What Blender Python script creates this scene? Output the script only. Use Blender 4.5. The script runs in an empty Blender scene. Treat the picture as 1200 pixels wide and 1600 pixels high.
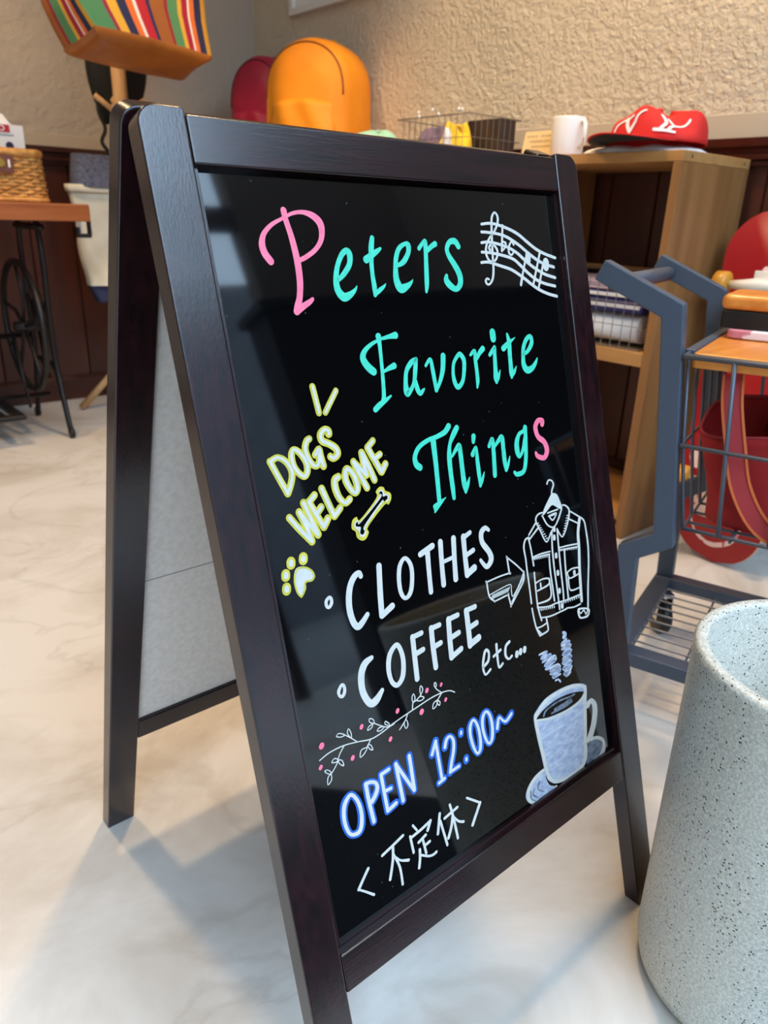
import bpy, bmesh, math, random
from mathutils import Vector, Matrix
random.seed(7)
SC = bpy.context.scene
COL = SC.collection
PI = math.pi

# ---------------------------------------------------------------- camera
cam_d = bpy.data.cameras.new('camera'); cam = bpy.data.objects.new('camera', cam_d); COL.objects.link(cam)
YAW, PITCH, ROLL, FPX = 0.7198, -0.3802, 0.0345, 1160.7
fw = Vector((math.sin(YAW)*math.cos(PITCH), math.cos(YAW)*math.cos(PITCH), math.sin(PITCH)))
rt = Vector((math.cos(YAW), -math.sin(YAW), 0)); up = rt.cross(fw)
rt2 = rt*math.cos(ROLL) + up*math.sin(ROLL); up2 = -rt*math.sin(ROLL) + up*math.cos(ROLL)
M = Matrix((rt2, up2, -fw)).transposed().to_4x4(); M.translation = Vector((-0.2177, -0.2644, 0.7153))
cam.matrix_world = M
cam_d.sensor_fit = 'VERTICAL'; cam_d.sensor_height = 36.0; cam_d.lens = 36.0*FPX/1600
cam_d.clip_start = 0.02
cam_d.dof.use_dof = True; cam_d.dof.focus_distance = 0.62; cam_d.dof.aperture_fstop = 9.0
SC.camera = cam

# ---------------------------------------------------------------- daylight, exposure
wd = bpy.data.worlds.new('overcast_sky'); SC.world = wd; wd.use_nodes = True
bg = wd.node_tree.nodes['Background']; bg.inputs[0].default_value = (0.55, 0.76, 1.0, 1); bg.inputs[1].default_value = 9.2
def portal(name, sx, sy, loc, rot):
    d = bpy.data.lights.new(name, 'AREA'); d.shape = 'RECTANGLE'; d.size = sx; d.size_y = sy; d.energy = 1; d.cycles.is_portal = True
    o = bpy.data.objects.new(name, d); COL.objects.link(o); o.location = loc; o.rotation_euler = rot
portal('doorway_portal', 4.44, 3.5, (-0.37, -2.52, 1.75), (PI/2, 0, 0))          # open shop front
portal('porch_portal', 5.6, 1.3, (0.2, -1.85, 3.5), (0, 0, 0))                    # porch in front of it, open to the sky
vs = SC.view_settings; vs.view_transform = 'Standard'; vs.look = 'None'; vs.gamma = 1.0; vs.use_curve_mapping = False; vs.exposure = 0.05

# ---------------------------------------------------------------- helpers
def lin(c):
    return tuple(((v/255)/12.92 if v/255 <= 0.04045 else ((v/255+0.055)/1.055)**2.4) for v in c) + (1,)
MATS = {}
def mat(name, col, rough=0.5, metal=0.0, col2=None, scale=20, stretch=(1,1,1), bump=0.0, bscale=None, bdist=0.002, detail=4, lo=0.35, hi=0.65, spec=0.5, coat=0.0, trans=0.0, emit=None, wave=False):
    m = bpy.data.materials.new(name); m.use_nodes = True; nt = m.node_tree; N = nt.nodes; L = nt.links
    b = N['Principled BSDF']; c = lin(col)
    b.inputs['Base Color'].default_value = c; b.inputs['Roughness'].default_value = rough; b.inputs['Metallic'].default_value = metal
    b.inputs['Specular IOR Level'].default_value = spec
    if coat: b.inputs['Coat Weight'].default_value = coat; b.inputs['Coat Roughness'].default_value = 0.08
    if trans: b.inputs['Transmission Weight'].default_value = trans
    if emit: b.inputs['Emission Color'].default_value = emit[0]; b.inputs['Emission Strength'].default_value = emit[1]
    if col2 or bump:
        tc = N.new('ShaderNodeTexCoord'); mp = N.new('ShaderNodeMapping'); mp.inputs['Scale'].default_value = stretch
        L.new(tc.outputs['Object'], mp.inputs[0])
    if col2:
        n = N.new('ShaderNodeTexNoise'); n.inputs['Scale'].default_value = scale; n.inputs['Detail'].default_value = detail
        L.new(mp.outputs[0], n.inputs['Vector'])
        r = N.new('ShaderNodeValToRGB'); r.color_ramp.elements[0].position = lo; r.color_ramp.elements[1].position = hi
        r.color_ramp.elements[0].color = c; r.color_ramp.elements[1].color = lin(col2)
        L.new(n.outputs['Fac'], r.inputs[0]); L.new(r.outputs[0], b.inputs['Base Color'])
    if bump:
        n2 = N.new('ShaderNodeTexNoise'); n2.inputs['Scale'].default_value = bscale or scale; n2.inputs['Detail'].default_value = 5
        L.new(mp.outputs[0], n2.inputs['Vector'])
        bp = N.new('ShaderNodeBump'); bp.inputs['Strength'].default_value = bump; bp.inputs['Distance'].default_value = bdist
        L.new(n2.outputs['Fac'], bp.inputs['Height']); L.new(bp.outputs[0], b.inputs['Normal'])
    MATS[name] = m; return m

ROOT = {}
def inv_of(o):
    return ROOT.get(o.name)
def tag(o, label=None, cat=None, group=None, kind=None):
    if label: o['label'] = label
    if cat: o['category'] = cat
    if group: o['group'] = group
    if kind: o['kind'] = kind
    return o
def thing(name, label, cat, loc, rz=0.0, group=None):
    o = bpy.data.objects.new(name, None); COL.objects.link(o); o.location = loc; o.rotation_euler = (0, 0, rz); o.empty_display_size = 0.05
    ROOT[o.name] = (Matrix.Translation(Vector(loc)) @ Matrix.Rotation(rz, 4, 'Z'))
    return tag(o, label, cat, group)

class MB:
    """collects polygons; f maps local to world"""
    def __init__(s, f=None): s.v = []; s.fc = []; s.f = f; s.mi = []; s.uv = {}
    def add(s, vs, fs, mi=0):
        k = len(s.v); s.v += [Vector(v) for v in vs]
        for f in fs: s.fc.append([k+i for i in f]); s.mi.append(mi)
        return k
    def box(s, x0, x1, y0, y1, z0, z1, mi=0):
        v = [(x, y, z) for z in (z0, z1) for y in (y0, y1) for x in (x0, x1)]
        s.add(v, [(0,2,3,1),(4,5,7,6),(0,1,5,4),(2,6,7,3),(0,4,6,2),(1,3,7,5)], mi); return s
    def prism(s, poly, a, b, axis=2, mi=0):
        """poly in the two other axes (cyclic order), extruded a..b on axis"""
        n = len(poly)
        def mk(p, h):
            return {0: (h, p[0], p[1]), 1: (p[0], h, p[1]), 2: (p[0], p[1], h)}[axis]
        v = [mk(p, a) for p in poly] + [mk(p, b) for p in poly]
        s.add(v, [list(range(n))[::-1], list(range(n, 2*n))] + [(i, (i+1) % n, n+(i+1) % n, n+i) for i in range(n)], mi); return s
    def tube(s, pts, r, seg=8, closed=False, mi=0, flat=None):
        pts = [Vector(p) for p in pts]; n = len(pts); rings = []
        rr = r if isinstance(r, (list, tuple)) else [r]*n
        up_ = None; k = len(s.v)
        for i, p in enumerate(pts):
            a = pts[i-1] if (i or closed) else p; b = pts[(i+1) % n] if (i < n-1 or closed) else p
            t = (b-a).normalized() if (b-a).length > 1e-9 else Vector((0,0,1))
            if up_ is None: up_ = Vector((0,0,1)) if abs(t.z) < 0.9 else Vector((1,0,0))
            u = (up_ - t*up_.dot(t)); u = u.normalized() if u.length > 1e-6 else t.orthogonal().normalized(); w = t.cross(u); up_ = u
            for j in range(seg):
                an = 2*PI*j/seg; cu, cw = math.cos(an), math.sin(an)
                q = (u*cu + w*cw)*rr[i] if flat is None else (u*cu*flat[0] + w*cw*flat[1])
                s.v.append(p+q)
        m = n if closed else n-1
        for i in range(m):
            for j in range(seg):
                a = k+i*seg+j; b = k+i*seg+(j+1) % seg; c = k+((i+1) % n)*seg+(j+1) % seg; d = k+((i+1) % n)*seg+j
                s.fc.append([a, b, c, d]); s.mi.append(mi)
        if not closed:
            s.fc.append([k+j for j in range(seg)][::-1]); s.mi.append(mi)
            s.fc.append([k+(n-1)*seg+j for j in range(seg)]); s.mi.append(mi)
        return s
    def lathe(s, prof, c=(0,0,0), seg=32, axis=2, mi=0, caps=True):
        k = len(s.v); n = len(prof)
        for (r, h) in prof:
            for j in range(seg):
                a = 2*PI*j/seg; x, y = r*math.cos(a), r*math.sin(a)
                q = {2: (x, y, h), 1: (x, h, y), 0: (h, x, y)}[axis]
                s.v.append(Vector((c[0]+q[0], c[1]+q[1], c[2]+q[2])))
        for i in range(n-1):
            for j in range(seg):
                s.fc.append([k+i*seg+j, k+i*seg+(j+1) % seg, k+(i+1)*seg+(j+1) % seg, k+(i+1)*seg+j]); s.mi.append(mi)
        if caps:
            s.fc.append([k+j for j in range(seg)][::-1]); s.mi.append(mi)
            s.fc.append([k+(n-1)*seg+j for j in range(seg)]); s.mi.append(mi)
        return s
    def grid(s, fn, nu, nv, closeu=False, mi=0):
        k = len(s.v)
        for j in range(nv+1):
            for i in range(nu if closeu else nu+1):
                s.v.append(Vector(fn(i/nu, j/nv)))
        w = nu if closeu else nu+1
        for j in range(nv):
            for i in range(nu):
                i2 = (i+1) % w if closeu else i+1
                s.fc.append([k+j*w+i, k+j*w+i2, k+(j+1)*w+i2, k+(j+1)*w+i]); s.mi.append(mi)
        return s
    def build(s, name, m, parent=None, smooth=False, bevel=0.0, bseg=2, root=None, thick=0.0, subd=0, fixn=True, mesh_only=False):
        me = bpy.data.meshes.new(name)
        vs_ = [Vector(s.f(*v)) for v in s.v] if s.f else s.v
        r = root or parent
        while r is not None and r.name not in ROOT: r = r.parent
        if r is not None:
            iv = ROOT[r.name].inverted(); vs_ = [iv @ v for v in vs_]
        me.from_pydata([tuple(v) for v in vs_], [], s.fc)
        ms = m if isinstance(m, (list, tuple)) else [m]
        for q in ms: me.materials.append(q)
        if len(ms) > 1:
            for p_, i in zip(me.polygons, s.mi): p_.material_index = i
        if fixn:
            bm = bmesh.new(); bm.from_mesh(me); bmesh.ops.recalc_face_normals(bm, faces=bm.faces); bm.to_mesh(me); bm.free()
        if smooth:
            for p_ in me.polygons: p_.use_smooth = True
        o = bpy.data.objects.new(name, me); COL.objects.link(o)
        if parent is not None: o.parent = parent
        if thick:
            md = o.modifiers.new('thick', 'SOLIDIFY'); md.thickness = thick; md.offset = 0
        if bevel:
            md = o.modifiers.new('bevel', 'BEVEL'); md.width = bevel; md.segments = bseg; md.limit_method = 'ANGLE'; md.angle_limit = 0.6
            for p_ in me.polygons: p_.use_smooth = True
            if hasattr(md, 'harden_normals'): md.harden_normals = True
        if subd:
            md = o.modifiers.new('subd', 'SUBSURF'); md.levels = subd; md.render_levels = subd
        return o

def rrect(x0, x1, y0, y1, r, n=5):
    """rounded rectangle; r may be 4 radii (bl, br, tr, tl)"""
    rr = r if isinstance(r, (list, tuple)) else [r]*4; out = []
    for (cx, cy, a0, q) in ((x0, y0, PI, rr[0]), (x1, y0, 1.5*PI, rr[1]), (x1, y1, 0, rr[2]), (x0, y1, 0.5*PI, rr[3])):
        if q <= 0: out.append((cx, cy)); continue
        ox = cx+q if cx == x0 else cx-q; oy = cy+q if cy == y0 else cy-q
        for i in range(n+1):
            a = a0+0.5*PI*i/n; out.append((ox+q*math.cos(a), oy+q*math.sin(a)))
    return out
def catmull(P, n=6, closed=False):
    out = []; N = len(P)
    if N < 3 and not closed: 
        return [tuple(a+(b-a)*t/n for a, b in zip(P[0], P[1])) for t in range(n)] + [tuple(P[1])] if N == 2 else [tuple(q) for q in P]
    for i in range(N if closed else N-1):
        p0 = P[i-1] if (i or closed) else P[0]; p1 = P[i]; p2 = P[(i+1) % N]; p3 = P[(i+2) % N] if (i+2 < N or closed) else P[-1]
        for t in range(n):
            t = t/n
            out.append(tuple(0.5*(2*b+(c-a)*t+(2*a-5*b+4*c-d)*t*t+(3*b-a-3*c+d)*t**3) for a, b, c, d in zip(p0, p1, p2, p3)))
    if not closed: out.append(tuple(P[-1]))
    return out
def ribbon(mb, pts, closed, h, mi, f):
    """flat painted stroke with round ends: pts (x, y, width) on a surface f(x, y, h)"""
    n = len(pts); L_, R_ = [], []
    for i, (x, y, w) in enumerate(pts):
        a = pts[i-1] if (i or closed) else pts[i]; b = pts[(i+1) % n] if (i < n-1 or closed) else pts[i]
        tx, ty = b[0]-a[0], b[1]-a[1]; l = math.hypot(tx, ty) or 1e-9; tx /= l; ty /= l
        L_.append((x-ty*w/2, y+tx*w/2)); R_.append((x+ty*w/2, y-tx*w/2))
    v = [f(*q, h) for q in L_]+[f(*q, h) for q in R_]
    mb.add(v, [(i, (i+1) % n, n+(i+1) % n, n+i) for i in range(n if closed else n-1)], mi)
    if not closed:
        for i, j in ((0, 1), (n-1, n-2)):
            x, y, w = pts[i]; a0 = math.atan2(pts[i][1]-pts[j][1], pts[i][0]-pts[j][0])
            ring = [(x+w/2*math.cos(a0-PI/2+PI*k/8), y+w/2*math.sin(a0-PI/2+PI*k/8)) for k in range(9)]
            mb.add([f(*q, h) for q in ring], [list(range(9))], mi)

# ---------------------------------------------------------------- materials
def plaster(name, col, col2, amt, sc):
    m = bpy.data.materials.new(name); m.use_nodes = True; nt = m.node_tree; N = nt.nodes; L = nt.links; b = N['Principled BSDF']
    b.inputs['Roughness'].default_value = 0.75; b.inputs['Specular IOR Level'].default_value = 0.3
    tc = N.new('ShaderNodeTexCoord')
    n0 = N.new('ShaderNodeTexNoise'); n0.inputs['Scale'].default_value = 1.6; L.new(tc.outputs['Object'], n0.inputs['Vector'])
    r = N.new('ShaderNodeMix'); r.data_type = 'RGBA'; r.inputs[6].default_value = lin(col); r.inputs[7].default_value = lin(col2)
    L.new(n0.outputs['Fac'], r.inputs[0]); L.new(r.outputs[2], b.inputs['Base Color'])
    n1 = N.new('ShaderNodeTexNoise'); n1.inputs['Scale'].default_value = sc; n1.inputs['Detail'].default_value = 6; n1.inputs['Roughness'].default_value = 0.55; n1.inputs['Distortion'].default_value = 0.35
    L.new(tc.outputs['Object'], n1.inputs['Vector'])
    r1 = N.new('ShaderNodeValToRGB'); r1.color_ramp.elements[0].position = 0.36; r1.color_ramp.elements[1].position = 0.68
    L.new(n1.outputs['Fac'], r1.inputs[0])
    n2 = N.new('ShaderNodeTexNoise'); n2.inputs['Scale'].default_value = 3.0; L.new(tc.outputs['Object'], n2.inputs['Vector'])
    m0 = N.new('ShaderNodeMath'); m0.operation = 'MULTIPLY'; L.new(r1.outputs[0], m0.inputs[0]); L.new(n2.outputs['Fac'], m0.inputs[1])
    n3 = N.new('ShaderNodeTexNoise'); n3.inputs['Scale'].default_value = sc*0.42; n3.inputs['Detail'].default_value = 4; L.new(tc.outputs['Object'], n3.inputs['Vector'])
    mm = N.new('ShaderNodeMath'); mm.operation = 'MULTIPLY_ADD'; mm.inputs[1].default_value = 0.9; L.new(n3.outputs['Fac'], mm.inputs[0]); L.new(m0.outputs[0], mm.inputs[2])
    bp = N.new('ShaderNodeBump'); bp.inputs['Strength'].default_value = amt; bp.inputs['Distance'].default_value = 0.012
    L.new(mm.outputs[0], bp.inputs['Height']); L.new(bp.outputs[0], b.inputs['Normal'])
    return m
def marble():
    m = bpy.data.materials.new('marble_floor'); m.use_nodes = True; nt = m.node_tree; N = nt.nodes; L = nt.links; b = N['Principled BSDF']
    tc = N.new('ShaderNodeTexCoord'); mp = N.new('ShaderNodeMapping'); mp.inputs['Scale'].default_value = (1.0, 1.5, 1); mp.inputs['Rotation'].default_value = (0, 0, 0.5)
    L.new(tc.outputs['Object'], mp.inputs[0])
    n = N.new('ShaderNodeTexNoise'); n.inputs['Scale'].default_value = 2.6; n.inputs['Detail'].default_value = 7; n.inputs['Roughness'].default_value = 0.62; n.inputs['Distortion'].default_value = 0.6
    L.new(mp.outputs[0], n.inputs['Vector'])
    r = N.new('ShaderNodeValToRGB'); e = r.color_ramp.elements
    e[0].position = 0.30; e[0].color = lin((184, 174, 162)); e[1].position = 0.56; e[1].color = lin((214, 209, 202))
    L.new(n.outputs['Fac'], r.inputs[0])
    v = N.new('ShaderNodeTexNoise'); v.inputs['Scale'].default_value = 1.7; v.inputs['Detail'].default_value = 5; v.inputs['Distortion'].default_value = 1.2; L.new(mp.outputs[0], v.inputs['Vector'])
    a1 = N.new('ShaderNodeMath'); a1.operation = 'SUBTRACT'; a1.inputs[1].default_value = 0.5; L.new(v.outputs['Fac'], a1.inputs[0])
    a2 = N.new('ShaderNodeMath'); a2.operation = 'ABSOLUTE'; L.new(a1.outputs[0], a2.inputs[0])
    r2 = N.new('ShaderNodeValToRGB'); r2.color_ramp.elements[0].position = 0.0; r2.color_ramp.elements[0].color = (0.78, 0.76, 0.74, 1); r2.color_ramp.elements[1].position = 0.02; r2.color_ramp.elements[1].color = (1, 1, 1, 1)
    L.new(a2.outputs[0], r2.inputs[0])
    mx = N.new('ShaderNodeMix'); mx.data_type = 'RGBA'; mx.blend_type = 'MULTIPLY'; mx.inputs[0].default_value = 0.5
    L.new(r.outputs[0], mx.inputs[6]); L.new(r2.outputs[0], mx.inputs[7]); L.new(mx.outputs[2], b.inputs['Base Color'])
    b.inputs['Roughness'].default_value = 0.34; b.inputs['Specular IOR Level'].default_value = 0.45
    return m
def speckle(name, base, dots, rough=0.5):
    m = bpy.data.materials.new(name); m.use_nodes = True; nt = m.node_tree; N = nt.nodes; L = nt.links; b = N['Principled BSDF']
    tc = N.new('ShaderNodeTexCoord')
    vo = N.new('ShaderNodeTexVoronoi'); vo.inputs['Scale'].default_value = 300; L.new(tc.outputs['Object'], vo.inputs['Vector'])
    lt = N.new('ShaderNodeMath'); lt.operation = 'LESS_THAN'; lt.inputs[1].default_value = 0.27; L.new(vo.outputs['Distance'], lt.inputs[0])
    sep = N.new('ShaderNodeSeparateColor'); L.new(vo.outputs['Color'], sep.inputs[0])
    g = N.new('ShaderNodeMath'); g.operation = 'GREATER_THAN'; g.inputs[1].default_value = 0.70; L.new(sep.outputs[0], g.inputs[0])
    mu = N.new('ShaderNodeMath'); mu.operation = 'MULTIPLY'; L.new(lt.outputs[0], mu.inputs[0]); L.new(g.outputs[0], mu.inputs[1])
    n = N.new('ShaderNodeTexNoise'); n.inputs['Scale'].default_value = 420; n.inputs['Detail'].default_value = 3; L.new(tc.outputs['Object'], n.inputs['Vector'])
    r = N.new('ShaderNodeValToRGB'); r.color_ramp.elements[0].position = 0.3; r.color_ramp.elements[1].position = 0.7
    r.color_ramp.elements[0].color = lin(tuple(int(c*0.80) for c in base)); r.color_ramp.elements[1].color = lin(base); L.new(n.outputs['Fac'], r.inputs[0])
    mx = N.new('ShaderNodeMix'); mx.data_type = 'RGBA'; L.new(mu.outputs[0], mx.inputs[0]); L.new(r.outputs[0], mx.inputs[6]); mx.inputs[7].default_value = lin(dots)
    L.new(mx.outputs[2], b.inputs['Base Color']); b.inputs['Roughness'].default_value = rough
    bp = N.new('ShaderNodeBump'); bp.inputs['Strength'].default_value = 0.5; bp.inputs['Distance'].default_value = 0.0012
    L.new(n.outputs['Fac'], bp.inputs['Height']); L.new(bp.outputs[0], b.inputs['Normal'])
    return m
def stripes(name, seq, reps, rough=0.8):
    """stripes along the U coordinate"""
    m = bpy.data.materials.new(name); m.use_nodes = True; nt = m.node_tree; N = nt.nodes; L = nt.links; b = N['Principled BSDF']
    tc = N.new('ShaderNodeTexCoord'); sx = N.new('ShaderNodeSeparateXYZ'); L.new(tc.outputs['UV'], sx.inputs[0])
    mu = N.new('ShaderNodeMath'); mu.operation = 'MULTIPLY'; mu.inputs[1].default_value = reps; L.new(sx.outputs[0], mu.inputs[0])
    fr = N.new('ShaderNodeMath'); fr.operation = 'FRACT'; L.new(mu.outputs[0], fr.inputs[0])
    r = N.new('ShaderNodeValToRGB'); r.color_ramp.interpolation = 'CONSTANT'; tot = sum(w for _, w in seq); x = 0; e = r.color_ramp.elements
    for i, (c, w) in enumerate(seq):
        q = e[i] if i < 2 else e.new(x/tot); q.position = x/tot; q.color = lin(c); x += w
    L.new(fr.outputs[0], r.inputs[0]); L.new(r.outputs[0], b.inputs['Base Color']); b.inputs['Roughness'].default_value = rough; return m

m_floor = marble()
m_plW = plaster('cream_plaster', (216, 199, 170), (224, 208, 180), 0.75, 74)
m_plB = plaster('grey_plaster', (186, 172, 154), (196, 182, 164), 0.4, 50)
m_band = mat('smooth_cream_band', (196, 180, 155), 0.7, bump=0.1, bscale=30)
m_ceil = mat('ceiling_paint', (205, 195, 178), 0.8)
m_wains = mat('dark_stained_boards', (58, 26, 16), 0.4, col2=(88, 42, 26), scale=6, stretch=(3, 3, 0.35), detail=6, bump=0.15, bscale=30, lo=0.3, hi=0.75)
m_front = mat('brown_plaster', (112, 94, 80), 0.85, bump=0.2, bscale=40)
m_part = mat('added_partition_black_brown', (22, 11, 8), 0.5)
m_wtrim = mat('dark_stained_moulding', (52, 20, 12), 0.3, col2=(66, 28, 18), scale=10)
m_sign = mat('espresso_wood', (15, 6, 7), 0.21, col2=(36, 12, 17), scale=14, stretch=(12, 12, 0.8), detail=8, bump=0.16, bscale=60, bdist=0.0005, spec=0.72)
m_signb = mat('espresso_wood_across', (15, 6, 7), 0.21, col2=(36, 12, 17), scale=14, stretch=(0.8, 12, 12), detail=8, bump=0.16, bscale=60, bdist=0.0005, spec=0.72)
def dusty(name, base, dots, rough):
    m = mat(name, base, rough); N = m.node_tree.nodes; L = m.node_tree.links
    tc = N.new('ShaderNodeTexCoord'); vo = N.new('ShaderNodeTexVoronoi'); vo.inputs['Scale'].default_value = 110; L.new(tc.outputs['Object'], vo.inputs['Vector'])
    sep = N.new('ShaderNodeSeparateColor'); L.new(vo.outputs['Color'], sep.inputs[0])
    ra = N.new('ShaderNodeMath'); ra.operation = 'MULTIPLY_ADD'; ra.inputs[1].default_value = 0.16; ra.inputs[2].default_value = -0.07; L.new(sep.outputs[0], ra.inputs[0])
    lt = N.new('ShaderNodeMath'); lt.operation = 'LESS_THAN'; L.new(vo.outputs['Distance'], lt.inputs[0]); L.new(ra.outputs[0], lt.inputs[1])
    mx = N.new('ShaderNodeMix'); mx.data_type = 'RGBA'; L.new(lt.outputs[0], mx.inputs[0]); mx.inputs[6].default_value = lin(base); mx.inputs[7].default_value = lin(dots)
    L.new(mx.outputs[2], m.node_tree.nodes['Principled BSDF'].inputs['Base Color']); return m
m_panel = dusty('black_gloss_board', (5, 5, 6), (58, 60, 64), 0.045)
m_hard = mat('grey_hardboard', (212, 200, 188), 0.85, col2=(224, 212, 200), scale=160, bump=0.2, bscale=300, bdist=0.0005)
m_crease = mat('board_crease_line', (150, 142, 134), 0.9)
m_steel = mat('bright_metal', (200, 200, 205), 0.25, 1.0)
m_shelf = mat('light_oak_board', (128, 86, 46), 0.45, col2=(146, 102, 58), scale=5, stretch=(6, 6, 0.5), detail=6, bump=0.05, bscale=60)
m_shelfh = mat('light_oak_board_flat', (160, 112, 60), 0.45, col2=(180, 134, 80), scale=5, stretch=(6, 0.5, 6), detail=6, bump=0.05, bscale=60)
m_wire = mat('silver_wire', (150, 148, 145), 0.35, 0.9)
m_cart = mat('steel_blue_paint', (66, 76, 90), 0.42, 0.1, bump=0.05, bscale=200)
m_cwire = mat('grey_blue_wire', (86, 92, 104), 0.4, 0.3)
m_cboard = mat('honey_wood', (196, 118, 44), 0.3, col2=(214, 140, 62), scale=6, stretch=(1, 8, 8), detail=6)
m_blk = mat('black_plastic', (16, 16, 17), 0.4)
m_blkfab = mat('black_nylon', (12, 12, 13), 0.8)
m_iron = mat('black_cast_iron', (26, 24, 23), 0.42, 0.3, bump=0.2, bscale=120)
m_ttop = mat('red_brown_wood', (134, 72, 36), 0.4, col2=(158, 92, 50), scale=5, stretch=(0.6, 8, 8), detail=6)
m_wick = mat('wicker', (176, 118, 50), 0.55, col2=(204, 150, 78), scale=60)
m_leath = mat('tan_leather', (150, 84, 30), 0.38, col2=(172, 102, 42), scale=9, bump=0.15, bscale=60)
m_brleath = mat('brown_leather', (96, 54, 44), 0.5)
m_canvas = mat('cream_canvas', (222, 212, 190), 0.9, col2=(206, 196, 172), scale=12, bump=0.2, bscale=200)
m_navy = mat('navy_cotton', (34, 40, 70), 0.85)
m_pole = mat('pale_wood', (196, 150, 100), 0.5, col2=(210, 168, 118), scale=10, stretch=(6, 6, 0.6))
m_orange = mat('orange_nylon', (244, 150, 20), 0.6, col2=(236, 138, 14), scale=8, bump=0.25, bscale=28, bdist=0.004)
m_redbp = mat('crimson_nylon', (176, 22, 60), 0.5, col2=(150, 14, 48), scale=8, bump=0.3, bscale=26, bdist=0.005)
m_zipo = mat('dark_orange_zip', (112, 52, 8), 0.6)
m_zipr = mat('dark_crimson_zip', (74, 8, 26), 0.6)
m_mint = mat('mint_cotton', (160, 206, 176), 0.85)
m_white = mat('white_ceramic', (232, 228, 222), 0.3)
m_whitefab = mat('white_cotton', (232, 226, 222), 0.9, bump=0.3, bscale=40)
m_card = mat('cream_card', (226, 196, 140), 0.8)
m_ink = mat('brown_ink', (96, 76, 58), 0.8)
m_redcap = mat('red_wool', (206, 30, 24), 0.8, col2=(190, 22, 18), scale=20, bump=0.15, bscale=60)
m_dkred = mat('dark_red_canvas', (166, 26, 27), 0.8, col2=(148, 20, 24), scale=14, bump=0.25, bscale=90)
m_bagin = mat('maroon_lining', (110, 22, 40), 0.85)
m_strap = mat('faded_red_strap', (168, 52, 56), 0.8)
m_pipe = mat('orange_piping', (214, 110, 54), 0.7)
m_purple = mat('dark_purple_cloth', (54, 30, 48), 0.85)
m_deck = mat('red_deck', (150, 14, 20), 0.35)
m_deckw = mat('white_deck_print', (226, 196, 190), 0.5, col2=(190, 60, 64), scale=70, lo=0.6, hi=0.62)
m_mapl = mat('maple_edge', (206, 166, 116), 0.5)
m_truck = mat('white_truck_metal', (212, 206, 196), 0.35)
m_wheel = mat('amber_wheel', (196, 134, 40), 0.35)
m_pink = mat('pink_folded_cloth', (196, 120, 132), 0.9, col2=(232, 214, 214), scale=26, lo=0.48, hi=0.52)
m_stone_o = speckle('speckled_stone', (216, 214, 202), (70, 68, 64), 0.36)
m_frame = mat('white_frame', (226, 218, 206), 0.4)
m_gingham = mat('navy_gingham', (52, 54, 74), 0.85, col2=(120, 122, 136), scale=420, detail=0, lo=0.5, hi=0.52)
m_lilac = mat('lilac_knit', (120, 98, 116), 0.9, col2=(98, 78, 96), scale=40, stretch=(1, 1, 3))
m_yellow = mat('yellow_cotton', (232, 190, 40), 0.85, bump=0.3, bscale=40)
m_dkbox = mat('dark_brown_box', (42, 28, 20), 0.6, col2=(60, 40, 28), scale=20)
m_gold = mat('brass', (214, 176, 84), 0.3, 0.9)
m_redlab = mat('red_print', (186, 30, 44), 0.6)
m_paper = mat('white_paper', (232, 228, 222), 0.7)
m_grey = mat('grey_print', (120, 120, 122), 0.7)
m_mat = mat('added_mat_black', (14, 14, 15), 0.9)
m_conc = mat('grey_pavement', (128, 126, 124), 0.9, col2=(112, 112, 112), scale=8)
m_facade = mat('grey_render', (104, 104, 106), 0.9, col2=(92, 92, 96), scale=3)
m_shirtn = mat('indigo_cotton', (44, 40, 96), 0.85)
m_shirtp = mat('pale_pink_cotton', (196, 168, 176), 0.85)
m_lamp = mat('lamp_glass', (255, 230, 190), 0.4, emit=((1.0, 0.78, 0.5, 1), 12))
paint = [mat('pink_marker', (232, 106, 134), 0.45, col2=(240, 118, 144), scale=200), mat('turquoise_marker', (58, 190, 158), 0.45, col2=(68, 200, 170), scale=200),
         mat('white_marker', (202, 197, 186), 0.45, col2=(190, 190, 184), scale=160), mat('yellow_marker', (206, 188, 60), 0.45, col2=(180, 172, 54), scale=140),
         mat('blue_marker', (30, 92, 178), 0.45, col2=(26, 82, 166), scale=140), mat('thin_white_marker', (186, 190, 200), 0.5, col2=(138, 148, 174), scale=110, stretch=(1, 1, 2.4), lo=0.3, hi=0.7),
         mat('black_marker', (7, 7, 8), 0.1), mat('grey_white_marker', (120, 130, 144), 0.5, col2=(70, 78, 90), scale=160)]

# ================================================================ the room
def struct(name, mb, m, parent=None, **k):
    o = mb.build(name, m, parent, **k)
    if parent is None: o['kind'] = 'structure'
    return o
XW, YB, ZC = 1.64, 2.75, 3.0
struct('floor', MB().box(-2.7, 3.1, -2.5, YB, -0.08, 0), m_floor)
wall_right = struct('wall_right', MB().box(XW, XW+0.1, -0.1, YB+0.1, 0, ZC), m_plW)
wall_back = struct('wall_back', MB().box(-2.7, XW, YB, YB+0.1, 0, ZC), m_plB)
struct('wall_left', MB().box(-2.7, -2.6, -2.5, YB, 0, 3.5), m_plB)
struct('wall_far_right', MB().box(3.0, 3.1, -2.5, -0.1, 0, 3.5), m_front)
struct('wall_return', MB().box(XW+0.1, 3.0, -0.1, 0.0, 0, ZC), m_plB)
struct('wall_front', MB().box(1.85, 3.0, -2.5, -2.4, 0, 3.5), m_front)
struct('wall_added_partition', MB().box(1.02, 3.0, -1.32, -1.2, 0, 1.3).box(1.0, 3.0, -1.34, -1.18, 1.3, 1.33), m_part)  # low partition added out of view to darken the right of the panel's reflection
for k, (x0, x1) in enumerate(((1.35, 1.40), (0.30, 0.38), (-1.0, -0.92), (-2.55, -2.47))):
    struct('trim_%d' % (5+k), MB().box(x0, x1, -2.47, -2.40, 0, 2.32), m_wtrim)
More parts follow.
